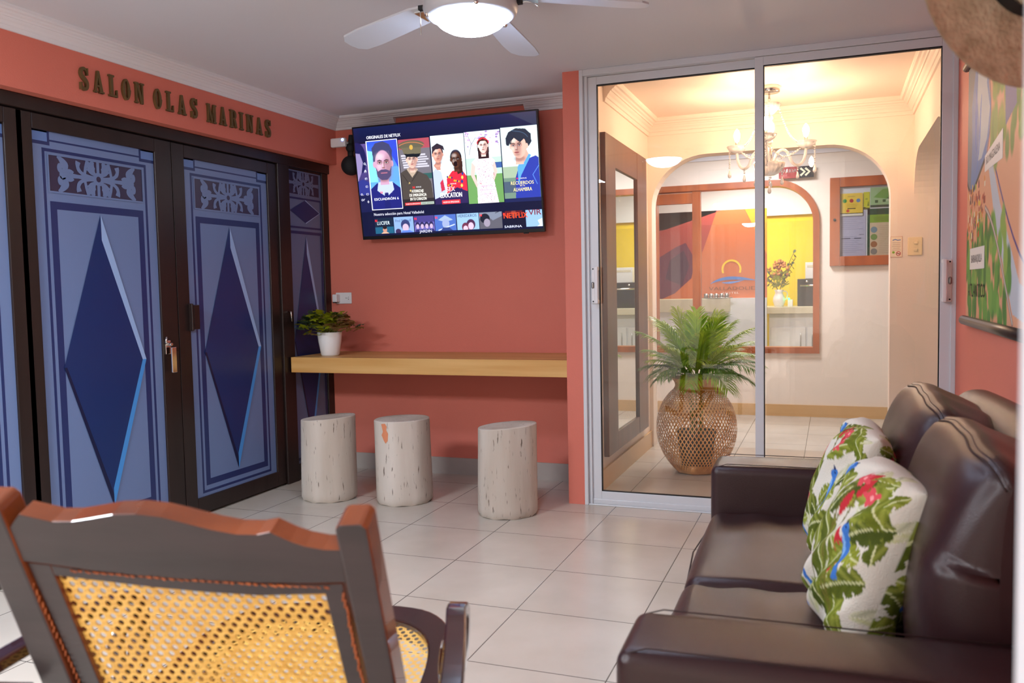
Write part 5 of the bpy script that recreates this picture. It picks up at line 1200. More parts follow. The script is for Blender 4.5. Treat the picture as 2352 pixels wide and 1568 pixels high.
# sunset mural: purple hill, red and orange bands, yellow corner
p.poly([(0.0, 0.93), (0.0, 0.62), (0.9, 0.75), (1.5, 0.93)], 'b8504a'); p.poly([(0.6, 0.93), (0.8, 0.40), (1.05, 0.32), (1.30, 0.50), (1.45, 0.93)], 'a8443e'); p.up()
p.poly([(0.0, 0.0), (0.0, 0.42), (0.78, 0.42), (1.02, 0.56), (1.12, 0.60), (1.22, 0.42), (1.18, 0.22), (1.0, 0.06), (0.86, 0.0)], '6a2f48'); p.up()
p.poly([(0.90, 0.22), (0.95, 0.42), (1.1, 0.52), (1.16, 0.36), (1.08, 0.14)], '4a2a44')
p.poly([(1.74, 0.93), (1.96, 0.45), (1.96, 0.93)], 'e8a030')
p.up(2)
LX = 1.60
p.stroke(arcpts(LX, 0.305, 0.093, -25, 205, 26), 0.020, 'f2c81e')
p.up(); p.stroke(bez((LX-0.22, 0.155), (LX-0.08, 0.235), (LX+0.05, 0.215), (LX+0.25, 0.185), 14), [0.004, 0.012, 0.02, 0.026, 0.03, 0.032, 0.034, 0.034, 0.034, 0.032, 0.03, 0.026, 0.02, 0.012, 0.004], '4f7fc8')
p.stroke(bez((LX-0.10, 0.165), (LX-0.02, 0.155), (LX+0.05, 0.17), (LX+0.13, 0.19), 10), [0.004, 0.010, 0.016, 0.02, 0.02, 0.02, 0.016, 0.014, 0.01, 0.006, 0.003], '6f9ae0')
p.text('VALLADOLID', LX-0.235, 0.085, 0.052, '7a4a30', w=0.49); p.text('HOTEL', LX-0.005, 0.045, 0.030, 'e8d4c8', w=0.17, align='C')
tag(mb.build('wall_mural', 'paint'), 'orange sunset mural with a hotel emblem of a yellow ring over a blue wave', 'mural')
t = thing('reception_counter', 'white reception counter under the orange mural', 'counter', (-1.8, KY-0.1, 0))
MB().box(-0.9, 0.78, -0.02, 0.12, 0, 0.92).build('counter_front', 'kitchen_white', t)
MB().box(-0.92, 0.80, -0.10, 0.0, 0.915, 1.055).build('counter_ledge', 'counter', t, bevel=0.005)
tag(MB().box(-1.02, -0.64, KY-0.05, KY+0.03, 0, 1.055).build('low_wall', 'kitchen_white'), 'plain white low wall beside the reception counter, under the mural', 'partition')
# cups on a tray
t0 = thing('serving_tray', 'round steel tray holding little cups on the counter', 'tray', (-1.13, KY-0.155, 1.0555))
MB().lathe([(0, 0), (0.15, 0), (0.165, 0.008), (0.16, 0.010), (0.148, 0.004), (0, 0.004)], n=28).build('tray_plate', 'steel', t0)
for v in t0.children: v.scale = (1, 0.35, 1)
def cup(x, y, lab, first=None):
    t = thing('metal_cup', lab, 'cup', (x, y, 1.0605), 0, 'steel cups on the counter tray')
    MB().lathe([(0, 0), (0.017, 0), (0.021, 0.01), (0.021, 0.045), (0.018, 0.045), (0.018, 0.005), (0, 0.004)], n=14).build('cup_body', 'steel', t)
    MB().tube([(0.02, 0, 0.012), (0.032, 0, 0.022), (0.02, 0, 0.036)], 0.003, 6).build('cup_handle', 'steel', t)
for i, x in enumerate((-1.245, -1.192, -1.139, -1.086, -1.033)):
    cup(x, KY-0.165, ['steel cup at the left end of the tray', 'steel cup second from the left on the tray', 'steel cup in the middle of the tray', 'steel cup second from the right on the tray', 'steel cup at the right end of the tray'][i])
# kitchen run on the right
t = thing('kitchen_cabinet', 'white two-door kitchen cabinet below the right-hand worktop', 'cabinet', (-0.15, 9.72, 0))
MB().box(-0.50, 0.9, 0.02, 0.5, 0.0, 0.865).build('cabinet_body', 'kitchen_white', t)
for a, b, hx in ((-0.48, -0.12, -0.17), (-0.10, 0.26, -0.05), (0.28, 0.64, 0.59)):
    d = MB().box(a, b, 0.0, 0.02, 0.05, 0.72).build('cabinet_door', 'kitchen_white', t, bevel=0.003)
    MB().tube([(hx, -0.018, 0.5), (hx, -0.018, 0.66)], 0.005, 8).build('handle', 'steel', d)
tag(MB().box(-0.72, 0.8, 9.66, 10.25, 0.87, 0.945).build('worktop', 'counter', bevel=0.004), 'pale stone worktop against the yellow kitchen wall', 'worktop')
t = thing('oven', 'black countertop oven with chrome handle beside the yellow wall', 'oven', (-0.10, 9.85, 0.9455))
MB().box(-0.26, 0.26, 0, 0.34, 0, 0.30).build('oven_body', 'black', t, bevel=0.006)
MB().box(-0.22, 0.22, -0.004, 0.0, 0.03, 0.20).build('oven_window', 'rubber', t); MB().tube([(-0.23, -0.03, 0.225), (0.23, -0.03, 0.225)], 0.011, 10).build('oven_handle', 'chrome', t)
for dx in (-0.16, 0.16): MB().tube([(dx, 0, 0.268), (dx, -0.02, 0.268)], 0.015, 12).build('knob', 'chrome', t)
t = thing('storage_box', 'white box standing on top of the black oven', 'box', (-0.13, 9.95, 1.2460))
MB().box(-0.15, 0.13, 0, 0.15, 0, 0.18).build('box_body', 'kitchen_white', t, bevel=0.004); MB().box(-0.13, 0.10, -0.002, 0, 0.125, 0.15).build('box_label', 'counter', t)
t = thing('pitcher', 'white ceramic pitcher holding the flowers on the kitchen worktop', 'pitcher', (-0.55, 9.80, 0.9455))
MB().lathe([(0, 0), (0.045, 0), (0.05, 0.01), (0.066, 0.06), (0.062, 0.10), (0.045, 0.135), (0.04, 0.155), (0.05, 0.185), (0.046, 0.185), (0.036, 0.155), (0, 0.06)], n=26).build('pitcher_body', 'white_ceramic', t)
MB().tube(bez((0.045, 0, 0.165), (0.10, 0, 0.19), (0.10, 0, 0.09), (0.06, 0, 0.07), 10), 0.006, 8).build('pitcher_handle', 'white_ceramic', t)
t = thing('flower_bunch', 'dried orange flowers with dark leaves in the white pitcher', 'flowers', (-0.55, 9.80, 1.02))
rnd = random.Random(4); a_, b_, c_ = MB(), MB(), MB()
for i in range(60):
    an = rnd.uniform(0, 6.28); r = rnd.uniform(0, 0.12); z = 0.28+rnd.uniform(0, 0.16)-r*0.5
    P = (r*math.cos(an), r*math.sin(an)*0.6, z); a_.ball(P, rnd.uniform(0.012, 0.02), n=6, m=4)
for i in range(70):
    an = rnd.uniform(0, 6.28); r = rnd.uniform(0, 0.09); z = rnd.uniform(0.12, 0.3); lobed_leaf(c_, (r*math.cos(an), r*math.sin(an)*0.6, z), (math.cos(an), math.sin(an), 0.8), 0.05, 0, rnd)
for s, hh in ((-1, 0.30), (-1, 0.18), (1, 0.42), (1, 0.33)):
    pts = bez((0, 0, 0.05), (s*0.02, 0, 0.2), (s*0.10, 0, hh-0.02), (s*(0.15 if s > 0 else 0.18), 0, hh+0.08), 8); b_.tube(pts, 0.003, 5)
    for k in range(3, 9):
        for sg in (1, -1): lobed_leaf(b_, pts[k], (s*0.5, 0.1, 0.3+sg*0.9), 0.05, 0, rnd)
a_.build('blossoms', 'blossom', t); c_.build('leaves', 'leaf2', t); b_.build('leafy_twigs', 'leaf1', t)
t = thing('wifi_adapter', 'small white adapter with a green light between pitcher and oven', 'adapter', (-0.435, 9.78, 0.9455))
MB().box(-0.022, 0.03, 0, 0.04, 0, 0.075).build('adapter_body', 'white_plastic', t, bevel=0.003); o = MB().ball((-0.01, -0.002, 0.085), 0.011).build('indicator', 'led_g', t); o['label'] = 'glowing green indicator'
# objects the mirror picks up on the kitchen wall
t = thing('coffee_machine', 'dark countertop coffee machine by the yellow wall', 'machine', (0.45, 9.85, 0.9455))

MB().rbox(-0.12, 0.12, 0, 0.25, 0, 0.32, r=0.05, n=4, seg=4).build('machine_body', 'black', t); MB().box(-0.07, 0.07, -0.01, 0.01, 0.05, 0.27).build('machine_front', 'steel', t)
# ------------------------------------------------------------------ painted map hanging on the right wall
t = thing('wall_map', 'hand-painted regional map on a hanging scroll on the coral wall above the sofa', 'map', (XR, 4.08, 1.0))
MW, MH = 1.55, 1.075
mb = MB(); mb.box(-0.006, 0, -MW, 0, 0.03, MH, 0, lin('dba07e'))
q = Canvas(MW, MH, 400, 270, 'dba07e'); rnd = random.Random(9)
q.up(); q.rect(0, MW, 0.03, MH, 'dba07e')
q.up(); q.poly([(0, MH), (0, 0.60), (0.10, 0.545), (0.20, 0.55), (0.34, 0.62), (0.46, 0.655), (0.52, 0.72), (0.56, 0.82), (0.50, 0.92), (0.52, 1.0), (0.62, MH)], '5f82b8')
q.up(); q.poly([(0, MH), (0, 0.60), (0.09, 0.56), (0.12, 0.75), (0.10, 0.9), (0.22, MH)], '6d7684')
q.poly([(0.26, MH), (0.24, 0.9), (0.30, 0.78), (0.26, 0.66), (0.36, 0.66), (0.48, 0.72), (0.53, 0.82), (0.46, 0.92), (0.50, MH)], 'b9c6cc')
q.up(); q.stroke(bez((0.20, 0.95), (0.26, 0.85), (0.16, 0.78), (0.24, 0.70)), [0.01, 0.03, 0.05, 0.06, 0.06, 0.05, 0.04, 0.04, 0.03, 0.02, 0.01], '3f6fc0'); q.stroke(bez((0.34, 0.90), (0.30, 0.8), (0.34, 0.75), (0.24, 0.62)), [0.01, 0.02, 0.03, 0.03, 0.03, 0.03, 0.03, 0.02, 0.02, 0.01, 0.01], '4f7fc8')
q.stroke(bez((0.0, 0.60), (0.12, 0.49), (0.25, 0.60), (0.48, 0.655)), 0.018, '23222e'); q.stroke(bez((0.48, 0.66), (0.62, 0.80), (0.52, 0.90), (0.50, 0.96))+bez((0.50, 0.96), (0.50, 1.0), (0.56, 1.03), (0.62, MH)), 0.012, '2f2a6a')
q.poly([(0.50, 0.63), (0.56, 0.66), (0.75, 0.46), (1.1, 0.18), (1.5, 0.1), (1.5, 0.02), (1.0, 0.08), (0.66, 0.40)], 'b9c2cc'); q.stroke(bez((0.54, 0.67), (0.8, 0.5), (0.95, 0.25), (1.5, 0.13)), 0.012, '3a2f80')
for i in range(60):
    x, z = rnd.uniform(0.58, 1.5), rnd.uniform(0.62, 1.05); q.ell(x, z, rnd.uniform(0.03, 0.06), rnd.uniform(0.03, 0.08), rnd.choice(['6f8f34', '5b8038', '86993c', '7a9a48']), 9, soft=0.6)
q.up(); q.poly([(0.80, 0.98), (0.98, 0.94), (1.02, 0.74), (0.84, 0.70)], '5a5f92'); q.poly([(0.9, 1.0), (1.0, 1.04), (1.0, 0.9)], '7f93b4')
for i in range(110):
    z = rnd.uniform(0.05, 0.42); x = rnd.uniform(0.0, 0.95-0.5*abs(z-0.2)); 
    if z > 0.36 and x < 0.22: continue
    q.ell(x, z, rnd.uniform(0.025, 0.045), rnd.uniform(0.03, 0.07), rnd.choice(['5f9a3e', '4d8a3a', '6fa548', '3f7a36', '86a84a']), 9, soft=0.5)
q.up()
for i in range(90):
    x, z = rnd.uniform(0.02, 0.44), rnd.uniform(0.34, 0.56); w, h = rnd.uniform(0.012, 0.03), rnd.uniform(0.015, 0.035); s = rnd.uniform(-0.01, 0.01)
    if z < 0.40 and x > 0.3: continue
    q.poly([(x, z), (x+w, z+s), (x+w, z+h+s), (x, z+h)], rnd.choice(['a8402e', 'c85a34', 'd8b83a', '7a2f2a', 'e4d8c0', '9ab040', 'd88a3a', '5a3a4a']))
q.up(); q.stroke(bez((0.46, 0.46), (0.66, 0.40), (0.82, 0.22), (1.0, 0.05)), 0.022, '6a4a58'); q.up(); q.stroke(bez((0.46, 0.46), (0.66, 0.40), (0.82, 0.22), (1.0, 0.05)), 0.012, 'c8c0b4')
q.up(); q.poly([(0.44, 0.595), (0.80, 0.60), (0.80, 0.70), (0.44, 0.655)], 'ece4dc'); q.poly([(0.10, 0.235), (0.46, 0.235), (0.46, 0.32), (0.10, 0.32)], 'e8e6e0')
G_ = np.stack([np.full(len(q.U), -0.0065), -q.U, q.V], 1)
mb.build('canvas_backing', 'straw', t)
mb = MB(); p = Paint(mb, (-0.0075, 0, 0), (0, -1, 0), (0, 0, 1), (-1, 0, 0), eps=0.0004)
p.poly([(0.44, 0.595), (0.80, 0.60), (0.80, 0.70), (0.44, 0.655)], 'ece4dc'); p.poly([(0.10, 0.235), (0.46, 0.235), (0.46, 0.32), (0.10, 0.32)], 'e8e6e0')
p.up(); p.text('RIO MAGDALENA', 0.47, 0.618, 0.042, '5a4a4a', w=0.28, rot=0.06); p.text('BARRANQUILLA', 0.14, 0.262, 0.045, '2a2a30', w=0.26); p.text('ATLANTICO', 0.06, 0.125, 0.075, '20301c', w=0.42)
grid_object('painted_canvas', G_, 400, 270, q.C, 'paint', t, extra=mb)
MB().tube([(-0.012, 0.02, 0.022), (-0.012, -MW-0.02, 0.022)], 0.020, 12).build('bottom_rod', 'darkwood', t)
MB().tube([(-0.012, 0.02, MH+0.01), (-0.012, -MW-0.02, MH+0.01)], 0.016, 12).build('top_rod', 'darkwood', t)

# ------------------------------------------------------------------ sofa
t = thing('leather_sofa', 'dark brown two-seat leather sofa against the right wall', 'sofa', (0.08, 2.29, 0), math.radians(1.6))
def arm(yc, w, lab):
    mb = MB().rbox(-0.455, 0.40, yc-w/2, yc+w/2, 0.05, 0.565, r=0.028, n=5, seg=12, bulge=(0.004, 0.012, 0.012))
    o = mb.build('armrest', 'leather', t)
    s = MB()
    for dy in (-w/2+0.016, w/2-0.016):
        s.tube([(-0.445, yc+dy, 0.08), (-0.447, yc+dy, 0.535), (-0.435, yc+dy, 0.560), (-0.40, yc+dy, 0.572), (0.38, yc+dy, 0.572)], 0.0014, 6)
    s.build('piping', 'thread', o)
arm(0.79, 0.215, 'far'); arm(-0.785, 0.215, 'near')
MB().rbox(-0.43, 0.42, -0.69, 0.69, 0.05, 0.24, r=0.02, n=3, seg=6).build('base', 'leather', t)
def wr(x, y, z, seed, amp):
    return amp*(math.sin(9*x+3*y+seed)*0.5+math.sin(17*y-11*z+seed*2.1)*0.3+math.sin(23*x+13*z+seed*0.7)*0.2)
def seat(y0, y1, seed):
    def fn(x, y, z):
        k = 1.0 if z > 0.3 else 0.0
        rid = 0.004*math.sin(46*(x*0.9+0.12*y)+seed)*math.exp(-((y-(y1-0.10))/0.16)**2)
        return (x+wr(x, y, z, seed, 0.002), y, z+k*(wr(x, y, z, seed, 0.003)+rid))
    o = MB().rbox(-0.452, 0.20, y0, y1, 0.20, 0.412, r=0.045, n=6, seg=22, bulge=(0.014, 0.0, 0.028), fn=fn).build('seat_cushion', 'leather', t)
    s = MB(); s.tube([(-0.452+0.003, y0+0.03, 0.37), (-0.470, (y0+y1)/2, 0.372), (-0.449, y1-0.03, 0.37)], 0.0025, 6); s.build('seam', 'thread', o)
seat(-0.680, -0.052, 1.3); seat(-0.050, 0.680, 4.1)
def back(y0, y1, seed):
    """tall soft back cushion: leaning front, gathered top flap with a seam along the ridge"""
    prof = [(0.07, 0.40), (0.048, 0.46), (0.038, 0.56), (0.048, 0.66), (0.078, 0.76), (0.112, 0.84), (0.150, 0.885), (0.185, 0.893), (0.225, 0.875), (0.285, 0.85), (0.335, 0.82), (0.36, 0.76), (0.36, 0.55), (0.36, 0.40)]
    # resample
    P = []
    for i in range(len(prof)-1):
        for k in range(4):
            f = k/4; a, b = prof[i], prof[i+1]; a0 = prof[max(0, i-1)]; b1 = prof[min(len(prof)-1, i+2)]
            P.append(tuple(0.5*(2*a[q]+(b[q]-a0[q])*f+(2*a0[q]-5*a[q]+4*b[q]-b1[q])*f*f+(-a0[q]+3*a[q]-3*b[q]+b1[q])*f**3) for q in (0, 1)))
    P.append(prof[-1]); n = 34; vs = []; cx, cz = 0.19, 0.60
    for j in range(n+1):
        v = math.sin(PI/2*(-1+2*j/n)); e = math.sqrt(max(0.0, 1-abs(v)**7)); e = 0.12+0.88*e
        sag = 0.03*abs(v)**3
        for i, (x, z) in enumerate(P):
            y = (y0+y1)/2+v*(y1-y0)/2
            k = i/len(P)
            X = cx+(x-cx)*e; Z = cz+(z-cz)*(0.86+0.14*e)-sag*(z > 0.7)
            top = math.exp(-((z-0.87)/0.07)**2)
            w_ = wr(X, y, Z, seed, 0.006)+0.004*math.sin(y*34+seed+4*k)*top*(0.3+0.7*abs(v))+0.008*math.sin(22*y+15*Z+seed)*math.exp(-((Z-0.62)/0.2)**2)*0.5
            X += w_; Z += 0.7*w_
            if 0.44 < k < 0.49: Z -= 0.004
            vs.append((X, y, Z))
    m = len(P); fs = [(j*m+i, j*m+i+1, (j+1)*m+i+1, (j+1)*m+i) for j in range(n) for i in range(m-1)]
    mb = MB().add(vs, fs, 0, smooth=True); mb.add(vs[:m], [tuple(range(m))[::-1]], 0, smooth=True); mb.add(vs[-m:], [tuple(range(m))], 0, smooth=True)
    o = mb.build('back_cushion', 'leather', t)
    i0 = min(range(m), key=lambda i: (P[i][0]-0.150)**2+(P[i][1]-0.885)**2)
    s = MB(); s.tube([Vector(vs[j*m+i0])+Vector((0, 0, 0.002)) for j in range(1, n)], 0.0018, 6); s.tube([Vector(vs[j*m+i0+1])+Vector((0.002, 0, 0.001)) for j in range(1, n)], 0.0014, 6)
    s.build('seam', 'thread', o)
back(-0.66, -0.035, 2.0); back(-0.03, 0.66, 5.5)
MB().rbox(0.29, 0.425, -0.88, 0.89, 0.05, 0.70, r=0.03, n=4, seg=8).rbox(0.285, 0.435, -0.86, 0.70, 0.66, 0.852, r=0.07, n=6, seg=14, bulge=(0.01, 0, 0.02)).build('backrest', 'leather', t)
f = MB()
for x in (-0.38, 0.36):
    for y in (-0.80, 0.80):
        MB().lathe([(0, 0), (0.018, 0), (0.026, 0.055), (0, 0.055)], x, y, 0, n=16).build('leg', 'blackmat', t)

# ------------------------------------------------------------------ floral pillows
def blend(c, col, m): return c*(1-m[:, None])+np.array(lin(col))[None, :]*m[:, None]
def paint_pillow(U, V, seed):
    """tropical print evaluated at the cloth coordinates: leaves, heliconias, blue birds on off-white cotton"""
    rn = random.Random(seed); c = np.tile(np.array(lin('dad5c8')), (len(U), 1))
    def leaf(x, y, ang, L_, W_, col, vein='cfd2a0', notch=True, c=None):
        ca, sa = math.cos(ang), math.sin(ang); a = ((U-x)*ca+(V-y)*sa)/L_; b = (-(U-x)*sa+(V-y)*ca)/W_
        b = b-0.25*np.sin(a*2.6)*L_
        edge = np.sqrt(np.clip(a*(1-a)*4, 0, 1))*0.5*(1-0.25*a)
        if notch: edge = edge*(1-0.35*(np.sin(a*26+np.abs(b)*5) > 0.80))
        inside = ((a > 0) & (a < 1) & (np.abs(b) < edge)).astype(float)
        shade = np.clip(0.5+0.5*np.sin(a*30-np.abs(b)*16), 0, 1)*0.4
        c = blend(c, col, inside); c = blend(c, 'b8bf5a', inside*shade*(b > 0)); c = blend(c, '3d4a16', inside*shade*(b < 0)*0.8)
        return blend(c, vein, inside*(np.abs(b) < 0.03))
    for k in range(9):   # pale shadow leaves
        c = leaf(rn.uniform(-1, 1), rn.uniform(-1, 1), rn.uniform(0, 6.28), rn.uniform(0.5, 0.9), 0.2, 'd3d2b4', 'dedcc4', False, c)
    leaves = [(-1.0, -0.7, 0.9, 0.7, 0.34), (-1.1, 0.0, 0.9, 0.7, 0.34), (-0.8, 0.95, -0.4, 0.6, 0.3), (-1.15, 0.5, -0.7, 0.6, 0.3), (-0.3, 0.2, 2.2, 0.8, 0.3), (0.75, 0.75, 3.6, 0.8, 0.3), (0.35, -0.25, 1.4, 0.7, 0.3), (-0.6, -0.5, 0.2, 0.7, 0.28), (-0.75, -0.9, 1.2, 1.0, 0.42), (-0.2, -0.35, 0.95, 0.95, 0.40), (0.25, 0.35, 2.6, 0.9, 0.36), (0.7, -0.7, 1.9, 0.95, 0.42), (-0.9, 0.45, 0.3, 0.8, 0.34), (0.1, -0.9, 0.6, 0.75, 0.34), (0.95, 0.3, 2.3, 0.8, 0.32), (-0.35, 0.9, -0.9, 0.8, 0.3), (0.55, 0.05, -0.5, 0.6, 0.28), (-0.95, -0.15, -0.4, 0.6, 0.3)]
    for i, (x, y, a, l, w) in enumerate(leaves):
        x += rn.uniform(-.15, .15); y += rn.uniform(-.15, .15); a += rn.uniform(-.3, .3)
        c = leaf(x, y, a, l, w, ['6f7a24', '5b6620', '7f8834', '4b571e'][i % 4], c=c)
    for i in range(5):   # stems
        x, y, a = rn.uniform(-.8, .8), rn.uniform(-.9, .3), rn.uniform(1.2, 1.9); ca, sa = math.cos(a), math.sin(a)
        s = (U-x)*ca+(V-y)*sa; d = -(U-x)*sa+(V-y)*ca+0.05*np.sin(s*4); c = blend(c, '6f6a2c', ((s > 0) & (s < 0.8) & (np.abs(d) < 0.012)).astype(float))
        m = ((((s-0.85)/0.16)**2+(d/0.045)**2) < 1).astype(float); c = blend(c, 'c0303a', m)
    for i in range(3):   # red orchids
        x, y = [(-0.45, 0.55), (-0.2, 0.72), (0.6, -0.35)][i]
        r = np.hypot(U-x, V-y); th = np.arctan2(V-y, U-x)
        c = blend(c, 'd8505a', (r < 0.13*(0.55+0.45*np.abs(np.cos(2.5*th+i)))).astype(float)); c = blend(c, 'f0a0a0', (r < 0.03).astype(float))
    for (x, y, a) in ((0.15, -0.62, 0.6), (-0.55, 0.05, 1.3), (0.55, 0.62, 2.4)):   # blue birds
        ca, sa = math.cos(a), math.sin(a); s = (U-x)*ca+(V-y)*sa; d = -(U-x)*sa+(V-y)*ca
        c = leaf(x, y, a+2.0, 0.30, 0.22, '8a9430', c=c); c = leaf(x, y, a-2.3, 0.32, 0.24, '6f7a24', c=c)
        body = ((s/0.15)**2+(d/0.055)**2 < 1); tail = (s < -0.08) & (s > -0.30) & (np.abs(d) < 0.02+0.10*(-s-0.08)); hd = np.hypot(s-0.14, d) < 0.06; beak = (s > 0.18) & (s < 0.27) & (np.abs(d) < 0.012*(0.27-s)/0.05)
        c = blend(c, '3f76c4', (body | tail | hd).astype(float)); c = blend(c, '1d2a5a', (beak | (np.hypot(s-0.155, d-0.012) < 0.012)).astype(float)); c = blend(c, '7fb0e4', (((s/0.11)**2+((d+0.03)/0.02)**2) < 1).astype(float))
    return c
def pillow(loc, size, thick, basis, seed, label, bend=0.0):
    """basis: (u axis, v axis, normal) of the cloth plane"""
    N = 150; g = np.sin(PI/2*np.linspace(-1, 1, N+1)); U, V = np.meshgrid(g, g); U = U.ravel(); V = V.ravel()
    ux, uy, n = [np.array(Vector(b).normalized()) for b in basis]
    rim = np.clip((1-np.abs(U)**2.6)*(1-np.abs(V)**2.6), 0, 1); Tn = thick*rim**0.42
    pin = 1-0.07*(1-U*U)*np.abs(V)**2-0.0; pin2 = 1-0.07*(1-V*V)*np.abs(U)**2
    corner = -(np.abs(U)*np.abs(V))**3*0.10
    rn = np.random.RandomState(seed)
    wrk = sum(0.0035*np.sin(rn.uniform(3, 12)*U+rn.uniform(3, 12)*V+rn.uniform(0, 6)) for _ in range(6))*np.clip(rim*3, 0, 1)
    wrk += 0.006*np.sin((U*np.sign(V)+V*np.sign(U))*14)*np.exp(-((np.abs(U)-0.8)**2+(np.abs(V)-0.8)**2)/0.08)*np.clip(rim*6, 0, 1)
    S = size/2; vs = []; cols = []
    for sgn in (1, -1):
        X = U*S*pin2*(1+corner); Y = V*S*pin*(1+corner); Z = sgn*(Tn+wrk)-bend*(U**2)*0.5
        Pp = ux[None, :]*X[:, None]+uy[None, :]*Y[:, None]+n[None, :]*Z[:, None]
        vs.append(Pp); cols.append(paint_pillow((U+np.sign(U)*0.42*(1-np.clip(1-np.abs(U)**2.6, 0, 1)**0.42)*1.0)/1.25+(0.0 if sgn > 0 else 0.25), (V+np.sign(V)*0.42*(1-np.clip(1-np.abs(V)**2.6, 0, 1)**0.42))/1.25, seed+(0 if sgn > 0 else 7)))
    # share the rim
    P = np.vstack(vs); Cc = np.vstack(cols); m = N+1; off = m*m; fs = []
    bnd = lambda i, j: i in (0, N) or j in (0, N)
    for j in range(N):
        for i in range(N):
            a, b, c_, d = j*m+i, j*m+i+1, (j+1)*m+i+1, (j+1)*m+i
            fs.append((a, b, c_, d))
            q = [a, d, c_, b]; q = tuple(k if bnd(k % m, k//m) else k+off for k in q); fs.append(q)
    mb = MB(); mb.add([tuple(x) for x in P.tolist()], fs, 0, smooth=True)
    return mb, np.hstack([Cc, np.ones((len(Cc), 1))]), loc
def place_pillow(loc, size, thick, basis, seed, label):
    mb, cols, l = pillow(loc, size, thick, basis, seed, label)
    o = mb.build('throw_pillow', 'fabric', loc=loc, cols=cols); tag(o, label, 'pillow', 'tropical print pillows on the sofa')
    me = o.data
    return o
# far pillow leans on the back cushion, the near one leans against it
place_pillow((0.040, 2.48, 0.625), 0.40, 0.080, ((-0.06, 1.0, 0.0), (0.345, 0.02, 0.938), (-0.937, -0.056, 0.345)), 3, 'tropical print pillow with red orchids, the farther one, partly hidden')
place_pillow((0.080, 2.00, 0.600), 0.405, 0.100, ((-0.16, 0.99, 0.0), (0.365, 0.06, 0.93), (-0.92, -0.149, 0.365)), 8, 'tropical print pillow with banana leaves, the nearer one, in front')

# ------------------------------------------------------------------ rocking chair seen from behind
t = thing('rocking_chair', 'dark mahogany rocking chair with woven cane back and seat, close to the camera', 'chair', (-0.867, 1.083, 0), math.radians(12.74))
rc = math.radians(22); sr, cr_ = math.sin(rc), math.cos(rc)
def BK(u, a, w=0.0):
    """back frame coordinates: u across, a up the slope from the top reference, w toward the rear; bowed slightly"""
    return (u, -0.20-a*sr-w*cr_, 0.93+a*cr_-w*sr)
def slab(out, w0, w1, n='x', two=True):
    mb = MB(); mb.prism(out, lambda u, v, w: BK(u, v, w), (w0, w1))
    k = len(out)-2
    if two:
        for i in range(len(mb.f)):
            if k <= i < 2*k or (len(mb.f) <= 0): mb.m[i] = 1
    return mb
top = [(-0.270, -0.068), (-0.258, -0.055), (-0.247, -0.044), (-0.235, -0.047), (-0.2, -0.056), (-0.17, -0.055), (-0.144, -0.050), (-0.105, -0.042), (-0.07, -0.040), (-0.035, -0.044), (-0.003, -0.053), (0.035, -0.064), (0.069, -0.071), (0.10, -0.071), (0.120, -0.066), (0.126, -0.070), (0.145, -0.081), (0.165, -0.089), (0.19, -0.094), (0.214, -0.094)]
botc = [(0.214, -0.150), (0.16, -0.154), (0.08, -0.156), (0.0, -0.155), (-0.08, -0.151), (-0.16, -0.143), (-0.22, -0.134), (-0.270, -0.128)]
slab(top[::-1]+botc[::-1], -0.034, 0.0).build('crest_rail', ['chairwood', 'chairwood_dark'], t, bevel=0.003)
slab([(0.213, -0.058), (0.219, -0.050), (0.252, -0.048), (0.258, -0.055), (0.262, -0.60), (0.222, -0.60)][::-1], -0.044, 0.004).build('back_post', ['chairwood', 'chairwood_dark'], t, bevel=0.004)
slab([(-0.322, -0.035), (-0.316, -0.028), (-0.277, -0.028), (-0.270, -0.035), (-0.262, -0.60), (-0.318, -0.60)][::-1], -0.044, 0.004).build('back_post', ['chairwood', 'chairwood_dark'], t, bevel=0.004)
# inner frame that carries the cane
fr = MB()
def fpart(out):
    s = slab(out, -0.026, -0.004); base = len(fr.v); fr.v += s.v; fr.f += [tuple(i+base for i in f) for f in s.f]; fr.m += s.m; fr.c += s.c; fr.sm += s.sm
fpart([(-0.268, -0.134), (-0.232, -0.137), (-0.221, -0.50), (-0.250, -0.50)])
fpart([(0.177, -0.158), (0.206, -0.156), (0.212, -0.50), (0.185, -0.50)])
fpart([(-0.232, -0.137), (-0.16, -0.148), (-0.08, -0.156), (0.0, -0.160), (0.08, -0.161), (0.18, -0.158), (0.18, -0.176), (0.08, -0.183), (0.0, -0.180), (-0.08, -0.174), (-0.16, -0.165), (-0.232, -0.157)][::-1])
fpart([(-0.224, -0.48), (0.186, -0.48), (0.186, -0.505), (-0.224, -0.505)][::-1])
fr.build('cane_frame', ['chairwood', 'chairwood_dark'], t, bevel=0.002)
M['cane'] = cane_mat('woven_cane')
mb = MB(); nu, nv = 18, 14; vs = []; uv = []
for w in (-0.012, -0.0145):
    for j in range(nv+1):
        for i in range(nu+1):
            u = -0.236+(0.190+0.236)*i/nu; a = -0.150-0.34*j/nv; bow = -0.010*math.sin(PI*i/nu)*math.sin(PI*j/nv)
            vs.append(BK(u, a, w+bow)); uv.append((u, a))
m = nu+1; q = m*(nv+1)
mb.add(vs, [(j*m+i, j*m+i+1, (j+1)*m+i+1, (j+1)*m+i) for j in range(nv) for i in range(nu)]+[(q+j*m+i, q+(j+1)*m+i, q+(j+1)*m+i+1, q+j*m+i+1) for j in range(nv) for i in range(nu)], smooth=True); mb.uv = uv
mb.build('cane_back', 'cane', t)
